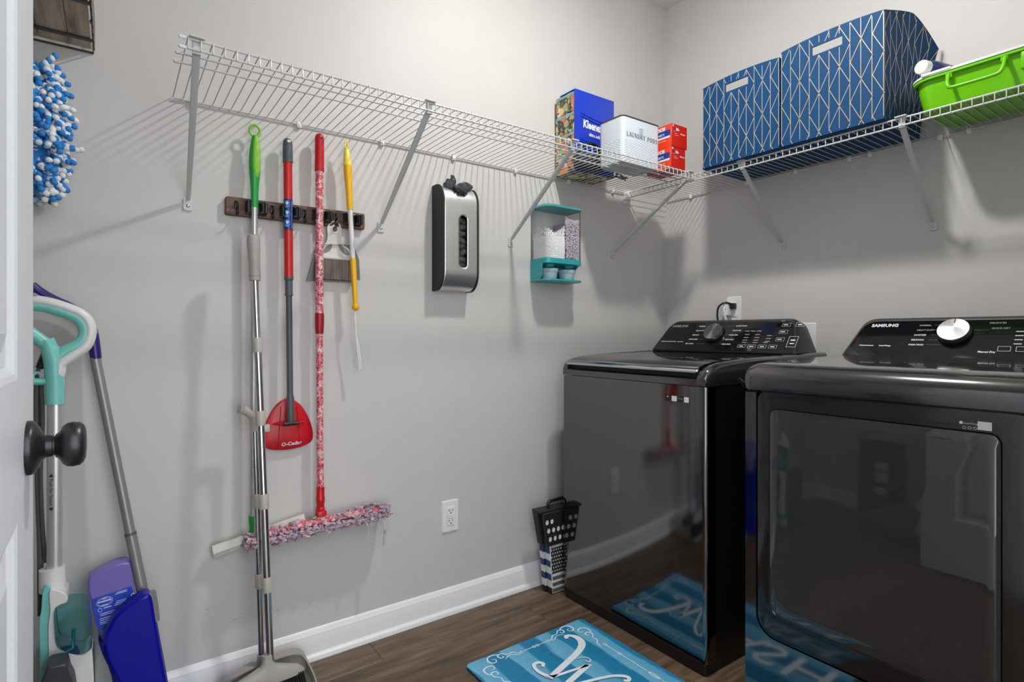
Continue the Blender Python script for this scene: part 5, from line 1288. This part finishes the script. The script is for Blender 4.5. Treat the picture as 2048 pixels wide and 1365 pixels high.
# bull-nosed top
tp = [(1.500, .906), (1.468, .9065), (1.456, .914), (1.4525, .932), (1.456, .953), (1.466, .969), (1.482, .9795), (1.505, .9855), (1.56, .9895), (1.75, .994), (2.02, .999), (2.26, 1.002), (2.26, .93), (1.56, .906)]
def tsec(y, e):     # e: 0 at the very end, 1 inside
    c = (1.56, .935); q = []
    for x, z in tp:
        sx_ = 1 - (1 - e) * .030 if x < 1.6 else 1
        q.append((c[0] + (x - c[0]) * (1 - (1 - e) * .22) if x < c[0] else x, y, c[1] + (z - c[1]) * (1 - (1 - e) * .38)))
    return q
m = MB(); ys_ = [(0, 0), (.002, .35), (.006, .62), (.012, .82), (.022, .95), (.036, 1)]
rg = [tsec(DY0 - .004 + d, e) for d, e in ys_] + [tsec(DY1 + .004 - d, e) for d, e in ys_[::-1]]
m.loft(rg); m.build('top_panel', M['bezel'], dr, smooth=40)
P, gl, lab, shell, yd = console(dr, .208, .905, 2.03, .988)
lab('SAMSUNG', .829, .80, .0165, bold=.0007, ws=1.05)
lab('MoistureSensor', .848, .31, .0064, bold=.0003, ws=1.05); lab('SmartThings', .789, .31, .0064, bold=.0003, ws=1.05)
for k, b_ in enumerate(('NORMAL', 'HEAVY DUTY', 'SANITIZE', 'BEDDING', 'PERM PRESS')): lab(b_, .690 + .004 * k, .81 - .118 * k, .0078, bold=.00015, m='printd' if k < 2 else 'print')
m = MB()
for k in range(5): m.tube([P(.648 + .003 * k, .83 - .118 * k, .0023), P(.620, .83 - .118 * k, .0023)], .0004, 4)
m.build('panel_marks', M['printd'], gl, smooth=0)
lab('DELICATES', .515, .85, .0078, m='printd'); lab('QUICK DRY', .508, .73, .0078, m='printd'); lab('Manual Dry', .528, .20, .0085, bold=.0002)
m = MB()
for y in (.470, .430, .39): frame_box(m, P, y, .29, .014, .05, .0007)
m.build('button_outlines', M['print'], gl, smooth=0)
m = MB(); its = [(.452 - .03 * i, .66 - .09 * k, .018, .022) for i in range(5) for k in range(4)]; dashes(m, P, its); m.build('panel_marks', M['printd'], gl, smooth=0)
dial(dr, P, .592, .62, .043)

# hose loop showing between washer and dryer
MB().tube(smooth_path([(1.62, 1.0, .90), (1.565, .985, .925), (1.535, .965, .935), (1.53, .945, .925), (1.55, .93, .905)]), .0022, 8).build('lid_wire', M['blackm'], dr)

# ------------------------------------------------------------------ left side: wall rack, duster, floor cleaners
rw = mat('rustic_plank', '#b09c88', .65)
n = NT(rw); g = n.noise(n.coord((30, 2.2, 30)), 1.6, 6, .65); n.base(n.ramp(g, [(.28, '#6e5d50'), (.45, '#a8937f'), (.6, '#bda995'), (.75, '#d2c0ae')])); n.bump(g, .2, .001)
dm = mat('dark_wire', '#393634', .45, .3)
ZR = 1.826; rx1, rx0, ry0, ry1 = -.043, -.56, 1.545, WL - .004
t = thing('wall_basket_shelf', 'rustic plank shelf in a dark wire basket high on the wall above the door knob', 'shelf', (-.30, 1.72, ZR))
xx = rx1 - .0035; k = 0
while xx > rx0 + .02:
    w_ = (.047, .062, .052, .058, .049)[k % 5]; a = max(xx - w_, rx0 + .005)
    MB().rbox(a + .0006, xx - .0006, ry0 + .012, ry1 - .012, ZR + .004, ZR + .016, .0012, 1).build('plank', rw, t, smooth=0); xx = a; k += 1
def rect_wire(z, nm, r=.0028):
    MB().tube([(rx0, ry0, z), (rx1, ry0, z), (rx1, ry1, z), (rx0, ry1, z)], r, 8, closed=True).build(nm, dm, t)
rect_wire(ZR, 'bottom_wire'); rect_wire(ZR + .085, 'top_wire')
for y in (1.60, 1.80): MB().box(rx0, rx1, y - .007, y + .007, ZR - .001, ZR + .003).build('support_bar', dm, t, bevel=.0008)
m = MB(); y = ry0 + .006; pts = []
k = 0
while y < ry1:
    zz = (ZR + .002, ZR + .083)
    pts += [(rx1 + .002, y, zz[k % 2]), (rx1 + .002, y + .004, zz[(k + 1) % 2])] ; y += .022; k += 1
m.tube(pts, .0019, 6)
m.build('side_zigzag', dm, t, smooth=0)
m = MB()
for i in range(22):
    x = rx0 + .01 + (rx1 - rx0 - .02) * i / 21; m.tube([(x, ry0 - .001, ZR), (x, ry0 - .001, ZR + .085)], .0017, 6)
m.build('front_bars', dm, t)
for x in (rx0 + .03, rx1 - .03): MB().tube([(x, ry1 + .003, ZR + .085), (x, ry1 + .003, ZR + .12)], .003, 8).build('hanger', dm, t)

dus = thing('chenille_duster', 'blue and white chenille duster head hanging on the wall behind the door', 'duster', (-.175, 1.79, 1.57))
chb = mat('chenille_blue', '#2f86d0', .85); chw = mat('chenille_white', '#e9ebec', .85)
m = MB(); cx_, cy_ = -.172, 1.795
def prof_r(z):
    u = (1.76 - z) / .37
    return .034 + .066 * max(0, math.sin(PI * min(max(u * .92 + .06, 0), 1))) ** .7
for k in range(330):
    z = R.uniform(1.425, 1.735); a = R.uniform(0, 2 * PI); rr = prof_r(z) * R.uniform(.55, .92)
    p = Vector((cx_ + .78 * rr * math.cos(a) , cy_ + .62 * rr * math.sin(a), z))
    d = Vector((math.cos(a), .7 * math.sin(a), R.uniform(-.9, .35))).normalized()
    L = R.randint(4, 6)
    for j in range(L):
        q = p + d * (j * .0088); d = (d + Vector((R.uniform(-.25, .25), R.uniform(-.25, .25), R.uniform(-.42, .12)))).normalized()
        if q.y > WL - .01: q.y = WL - .01
        p = q - d * (j * .0088) if False else p
        m.ell(q, .0074, .0074, .0082, 7, 5, mi=R.randint(0, 1), rot=Vector((0, 0, 1)).rotation_difference(d).to_matrix())
for j in range(5):
    m.ell((-.140 + .006 * j, 1.77, 1.725 + .0075 * j), .007, .007, .0085, 8, 6, mi=j % 2)
m.build('chenille_strands', [chb, chw], dus, kind='stuff', smooth=70)
MB().tube([(cx_, cy_, 1.42), (cx_, cy_, 1.60), (cx_, cy_, 1.74)], [.03, .05, .02], 14).build('core', chb, dus)
MB().tube([(cx_, cy_, 1.73), (cx_ - .01, cy_ + .01, 1.78), (cx_ - .02, cy_ + .03, 1.815)], .006, 10).build('handle', M['white'], dus)

# steam mop: teal and white handle, flat silver tube, teal tank
Y1 = 1.712
tl = mat('mint_plastic', '#74c3bb', .35); tw = mat('steam_white', '#d9d8d8', .3)
def yp(pts, y=Y1): return [(YP(a, b, y)[0], y, YP(a, b, y)[1]) for a, b in pts]
t = thing('steam_mop', 'mint and white steam mop with looped handle standing behind the door', 'steam mop', (-.10, 1.71, 0))
fl_ax = (Vector((0, 1, 0)), .85)
loop = smooth_path(yp([(112, 716), (131, 703), (157, 690), (170, 671), (168, 650), (152, 634), (112, 619), (78, 611), (52, 614), (38, 630), (46, 654), (74, 676), (97, 694)]), 5, True)
MB().tube(loop, [.0145] * len(loop), 14, closed=True, flat=fl_ax).build('handle_loop', tl, t)
outw = smooth_path(yp([(119, 772), (119, 742), (124, 727), (150, 709), (172, 692), (181, 668), (178, 646), (160, 627), (118, 611), (82, 603), (50, 604)]), 5)
MB().tube(outw, [.0095] * 4 + [.0125] * (len(outw) - 8) + [.0115] * 4, 14, flat=(Vector((0, 1, 0)), 1.15)).build('handle_trim', tw, t)
nk = smooth_path(yp([(92, 680), (101, 700), (107, 725), (109, 760), (110, 809)]), 5)
MB().tube(nk, [.016] * 5 + [.019] * 5 + [.019] * 5 + [.0185] * 6, 16, flat=fl_ax).build('neck', tl, t)
c1, c2 = yp([(110, 806)])[0], yp([(109, 1140)])[0]
MB().tube([c1, c2], .0150, 20, flat=(Vector((0, 1, 0)), .75)).build('tube', M['silver'], t)
q = yp([(79, 764)])[0]; m = MB(); m.cyl((q[0] - .010, Y1, q[2]), (q[0] + .02, Y1, q[2]), .0085, n=14); m.tube(smooth_path([(q[0] - .008, Y1, q[2]), (q[0] - .012, Y1, q[2] + .014), (q[0] - .004, Y1, q[2] + .022), (q[0] + .002, Y1, q[2] + .016)]), .003, 8); m.build('cord_hook', tl, t)
tx, tz = YP(99.5, 948, Y1 - .012)
text('\u25c4 Push for Steam \u25ba', .0105, M['groove'], (tx - .001, Y1 - .0130, tz), (0, 0, -1), (1, 0, 0), t, thick=.0002)
# collar and body
col = [yp([(104, 1136)])[0], yp([(106, 1180)])[0], yp([(107, 1215)])[0]]
MB().tube([(col[0][0], Y1, col[0][2]), (col[1][0], Y1, col[1][2])], [.0245, .026], 20, flat=(Vector((0, 1, 0)), .9)).build('collar', tw, t)
def slab(pts, y0_, y1_, nm, mt, par, bev=.006, k=3, sub=0):
    P_ = [(p.x, p.z) for p in smooth_path([(YP(a, b, y0_)[0], 0, YP(a, b, y0_)[1]) for a, b in pts], k, True)]
    return MB().prism(P_, 'xz', y0_, y1_).build(nm, mt, par, bevel=bev, seg=3, smooth=50)
body = slab([(99, 1183), (118, 1183), (133, 1190), (134, 1205), (118, 1212), (108, 1225), (110, 1270), (115, 1298), (140, 1308), (165, 1312), (182, 1300), (187, 1345), (188, 1400), (188, 1500), (100, 1500), (98, 1350), (96, 1260), (100, 1225)], 1.676, 1.752, 'body_shell', tw, t, bev=.007, k=4)
slab([(86, 1180), (101, 1176), (101, 1230), (99, 1270), (103, 1420), (103, 1500), (84, 1500), (80, 1330), (78, 1250), (82, 1222)], 1.682, 1.756, 'back_shell', tl, t, bev=.008, k=4)
slab([(183, 1308), (190, 1320), (190, 1400), (190, 1500), (182, 1500), (181, 1400)], 1.690, 1.75, 'side_trim', M['tealtank'], t, bev=.003)
tk = slab([(108, 1226), (122, 1220), (140, 1213), (170, 1214), (177, 1232), (184, 1286), (177, 1305), (150, 1311), (116, 1297), (109, 1266)], 1.664, 1.742, 'water_tank', M['tealtank'], t, bev=.018, k=4)
q = YP(146, 1300, 1.70); MB().cyl((q[0], 1.70, q[1] - .002), (q[0] + .001, 1.70, q[1] + .05), .004, n=10).build('tank_tube', mat('tank_deep', '#1f6f74', .2), tk)
MB().rbox(-.15, -.02, 1.655, 1.84, .002, .045, .012, 3).build('mop_foot', tl, t)
# cord
gc = mat('cord_grey', '#4d4f50', .5)
cpts = [yp([(86, 716)])[0], yp([(76, 735)])[0], yp([(70, 775)])[0], yp([(70, 860)])[0], yp([(72, 980)])[0], yp([(76, 1100)])[0], yp([(77, 1240)])[0]]
MB().tube(smooth_path([(a, 1.735, c) for a, b, c in cpts]), .0042, 8).build('cord', gc, t)
cpts = [yp(p)[0] for p in ([(82, 772)], [(84, 850)], [(80, 950)], [(84, 1060)], [(91, 1130)])]
MB().tube(smooth_path([(a, 1.728, c) for a, b, c in cpts]), .0042, 8).build('cord', gc, t)
cpts = [yp(p)[0] for p in ([(74, 772)], [(76, 850)], [(74, 960)], [(80, 1080)], [(80, 1210)])]
MB().tube(smooth_path([(a, 1.742, c) for a, b, c in cpts]), .0042, 8).build('cord', gc, t)
a, b = yp([(88, 718)])[0], yp([(76, 738)])[0]
MB().tube([(a[0] + .004, 1.735, a[2] + .012), (a[0], 1.735, a[2]), (b[0], 1.735, b[2])], [.0115, .011, .007], 12).build('cord_strain_relief', M['blackm'], t)

# spray mop: purple handle, grey pole, blue body with lilac bottle
dp = mat('deep_purple', '#2f1b6f', .3); gp = mat('pole_grey', '#8d8e8d', .35, .35); bl_ = mat('royal_blue', '#050a94', .3, 0, Specular_IOR_Level=.35)
t = thing('spray_mop', 'blue and purple spray mop with grey pole leaning on the wall behind the door', 'mop', (.02, 1.80, 0))
def yq(px_, py_, y): x, z = YP(px_, py_, y); return (x, y, z)
hp_ = smooth_path([yq(62, 571, 1.835), yq(78, 585, 1.835), (yq(104, 601, 1.835)), yq(140, 618, 1.838), yq(166, 636, 1.84), yq(181, 660, 1.842), yq(188, 690, 1.842), yq(192, 718, 1.842)], 5)
N_ = len(hp_); MB().tube(hp_, [.0125 + .003 * math.sin(PI * i / N_) for i in range(N_)], 14).build('handle', dp, t)
MB().tube(smooth_path([yq(66, 590, 1.828), yq(80, 598, 1.826), yq(90, 602, 1.827)]), [.0085] * 6 + [.010] * 6 + [.003], 10).build('trigger', mat('lilac_plastic', '#a98cc4', .35), t)
MB().tube([yq(178, 645, 1.836), yq(187, 668, 1.838)], .0125, 10, flat=(Vector((0, 1, 0)), .6)).build('handle_cap', mat('clear_grey', '#82808a', .1), t)
PA, PB, PC = Vector(yq(190.5, 716, 1.842)), Vector(yq(261, 1068, 1.800)), Vector(yq(287, 1192, 1.786))
MB().cyl(PA, PB, .0122, n=18).build('pole', gp, t)
MB().cyl(PB, PC + (PC - PB) * .2, .0135, n=18).build('lower_pole', gp, t)
MB().tube([PB - (PC - PB) * .02, PB + (PC - PB) * .02], .0138, 16).build('pole_joint', mat('joint_dark', '#55565a', .4), t)
# body shell: curved blade
sh_ = [(289, 1192), (270, 1203), (250, 1217), (229, 1236), (214, 1262), (206, 1285), (212, 1320), (232, 1362), (262, 1430), (300, 1530), (352, 1530), (345, 1450), (334, 1365), (322, 1300), (312, 1240), (303, 1196)]
slab(sh_, 1.712, 1.765, 'body_shell', bl_, t, bev=.016, k=3)
slab([(196, 1281), (204, 1290), (216, 1330), (240, 1372), (290, 1480), (300, 1530), (275, 1530), (240, 1440), (222, 1350), (205, 1310)], 1.745, 1.80, 'bottle_cradle', bl_, t, bev=.006)
slab([(306, 1205), (313, 1240), (324, 1300), (336, 1365), (350, 1460), (358, 1530), (348, 1530), (338, 1440), (322, 1330), (310, 1250), (302, 1215)], 1.755, 1.80, 'side_rail', dp, t, bev=.004)
a, b = yq(296, 1186, 1.738), yq(309, 1244, 1.728)
MB().tube([a, tuple((Vector(a) + Vector(b)) / 2), b], [.0175, .0165, .0125], 14).build('pole_bracket', gp, t)
MB().rbox(.0, .228, 1.66, 1.84, .002, .03, .01, 3).build('mop_foot', bl_, t)
bo = thing('cleaner_bottle', 'lilac cleaning bottle with blue label clipped into the blue spray mop', 'bottle', (.0, 1.79, .45))
YB_ = 1.772
o_b = [(177, 1160), (185, 1152), (206, 1140), (236, 1128), (256, 1126), (262, 1135), (266, 1165), (270, 1190), (262, 1240), (214, 1284), (200, 1282), (196, 1262), (188, 1240), (182, 1205), (176, 1185)]
slab(o_b, YB_, YB_ + .052, 'bottle_body', mat('lilac_bottle', '#7d6fc0', .25, 0, Transmission_Weight=.15), bo, bev=.012, k=3)
def lp(a, b, off=.0006): x, z = YP(a, b, YB_); return (x, YB_ - off, z)
m = MB(); m.add([lp(182, 1200), lp(263, 1173), lp(270, 1200), (lp(262, 1238)), lp(225, 1256), lp(196, 1262)], [(0, 1, 2, 3, 4, 5)]); lb = m.build('label', mat('bottle_label', '#2342b4', .3), bo, smooth=0)
m = MB(); cxy = (209, 1204)
for s_ in (1, .84): m.tube([lp(cxy[0] + s_ * (16.5 * math.cos(a) + 0), cxy[1] + s_ * 9 * math.sin(a) - 4.6 * s_ * math.cos(a), .001) for a in [2 * PI * k / 24 for k in range(24)]], .0004, 4, closed=True)
for (ax_, ay_, L, hh) in ((196, 1208, 26, 3.0), (202, 1213, 14, 1.6), (204, 1200, 9, 1.6), (207, 1218, 16, 2), (229, 1212, 22, 1.5), (231, 1208, 22, 1.5), (233, 1204, 20, 1.2), (230, 1190, 24, 1.5), (234, 1186, 20, 1.2), (200, 1230, 55, 1.4), (201, 1233, 52, 1.2), (199, 1240, 48, 1.4), (200, 1243, 44, 1.2), (200, 1247, 38, 1.4), (201, 1250, 32, 1.2)):
    sl = -.30; m.add([lp(ax_, ay_, .0011), lp(ax_ + L, ay_ + sl * L, .0011), lp(ax_ + L, ay_ + sl * L - hh, .0011), lp(ax_, ay_ - hh, .0011)], [(0, 1, 2, 3)])
m.tube([lp(200 + 4 * math.cos(a), 1221 + 4 * math.sin(a), .001) for a in [2 * PI * k / 12 for k in range(12)]], .0006, 4, closed=True)
m.build('label_print', mat('label_pale', '#c4cdf0', .4), lb, smooth=0)
m = MB(); m.tube([lp(266 + 3.6 * math.cos(a), 1193 + 6 * math.sin(a), .001) for a in [2 * PI * k / 14 for k in range(14)]], .0012, 5, closed=True); m.build('label_ring', M['print'], lb)

# dark wedge in front of the steam mop, mostly below the frame
t = thing('hand_vacuum', 'charcoal plastic wedge-topped cleaner standing in front of the steam mop', 'vacuum', (-.09, 1.60, 0))
Y3 = 1.585
def y3(a, b): x, z = YP(a, b, Y3); return (x, z)
P_ = [y3(82, 1366), y3(92, 1340), y3(100, 1335), y3(130, 1329), y3(134, 1332), y3(138, 1350), y3(147, 1368), (y3(152, 1400)), y3(156, 1400 + 60)]
x0_ = y3(78, 1420)[0]
pl = [(x0_, .004)] + [(x0_, y3(78, 1420)[1])] + P_ + [(P_[-1][0], .004)]
MB().prism(pl, 'xz', Y3, Y3 + .062).build('housing', mat('charcoal_plastic', '#33353a', .45), t, bevel=.004)
MB().rbox(x0_ - .01, P_[-1][0] + .01, Y3 - .01, Y3 + .07, .001, .03, .006).build('foot', M['blackm'], t)

# ------------------------------------------------------------------ by the end wall (mirrored in the dryer door)
t = thing('carry_case', 'black plastic case with carry handle leaning on the end wall behind the door', 'case', (XE + .06, 1.42, 0))
m = MB()
def cpt(x, y, z): return (XE + .085 - .045 * z / .5 + x, y, z)
o_ = rrect(1.30, 1.53, .002, .50, .03, 4); h_ = rrect(1.37, 1.46, .43, .465, .012, 4)
n_ = len(o_)
for q in (0, .05): m.add([cpt(-q, y, z) for y, z in o_] + [cpt(-q, y, z) for y, z in h_], [(i, (i + 1) % n_, n_ + (i + 1) % n_, n_ + i) for i in range(n_)])
for r_ in (o_, h_): m.add([cpt(0, y, z) for y, z in r_] + [cpt(-.05, y, z) for y, z in r_], [(i, (i + 1) % n_, n_ + (i + 1) % n_, n_ + i) for i in range(n_)])
b = m.build('case_shell', M['black'], t, smooth=30)
for z0_, z1_ in ((.30, .35), (.22, .29), (.14, .19)): MB().add([cpt(.001, 1.37, z0_), cpt(.001, 1.44, z0_), cpt(.001, 1.44, z1_), cpt(.001, 1.37, z1_)], [(0, 1, 2, 3)]).build('case_label', M['sticker'], b, smooth=0)
t = thing('towel_pile', 'rumpled grey and white towels on the floor by the end wall', 'towels', (XE + .3, 1.1, 0))
for k, (cx_, cy_, rx_, ry_, rz_, mm) in enumerate(((XE + .30, 1.16, .19, .22, .10, 'fluffgrey'), (XE + .36, .86, .20, .24, .13, 'towelw'), (XE + .22, 1.02, .13, .17, .17, 'towelw'))):
    if mm not in M: M[mm] = mat(mm.replace('fluffgrey', 'towel_grey').replace('towelw', 'towel_white'), '#77736f' if mm == 'fluffgrey' else '#d9d6d2', .95)
    m = MB(); m.ell((cx_, cy_, rz_ * .5), rx_, ry_, rz_, 28, 16)
    m.v = [(x + .018 * math.sin(23 * y + 9 * z + k), y + .016 * math.sin(27 * x + 14 * z), max(.002, z + .016 * math.sin(31 * x + 3 * k) * math.cos(26 * y))) for x, y, z in m.v]
    m.build('towel', M[mm], t, smooth=70)
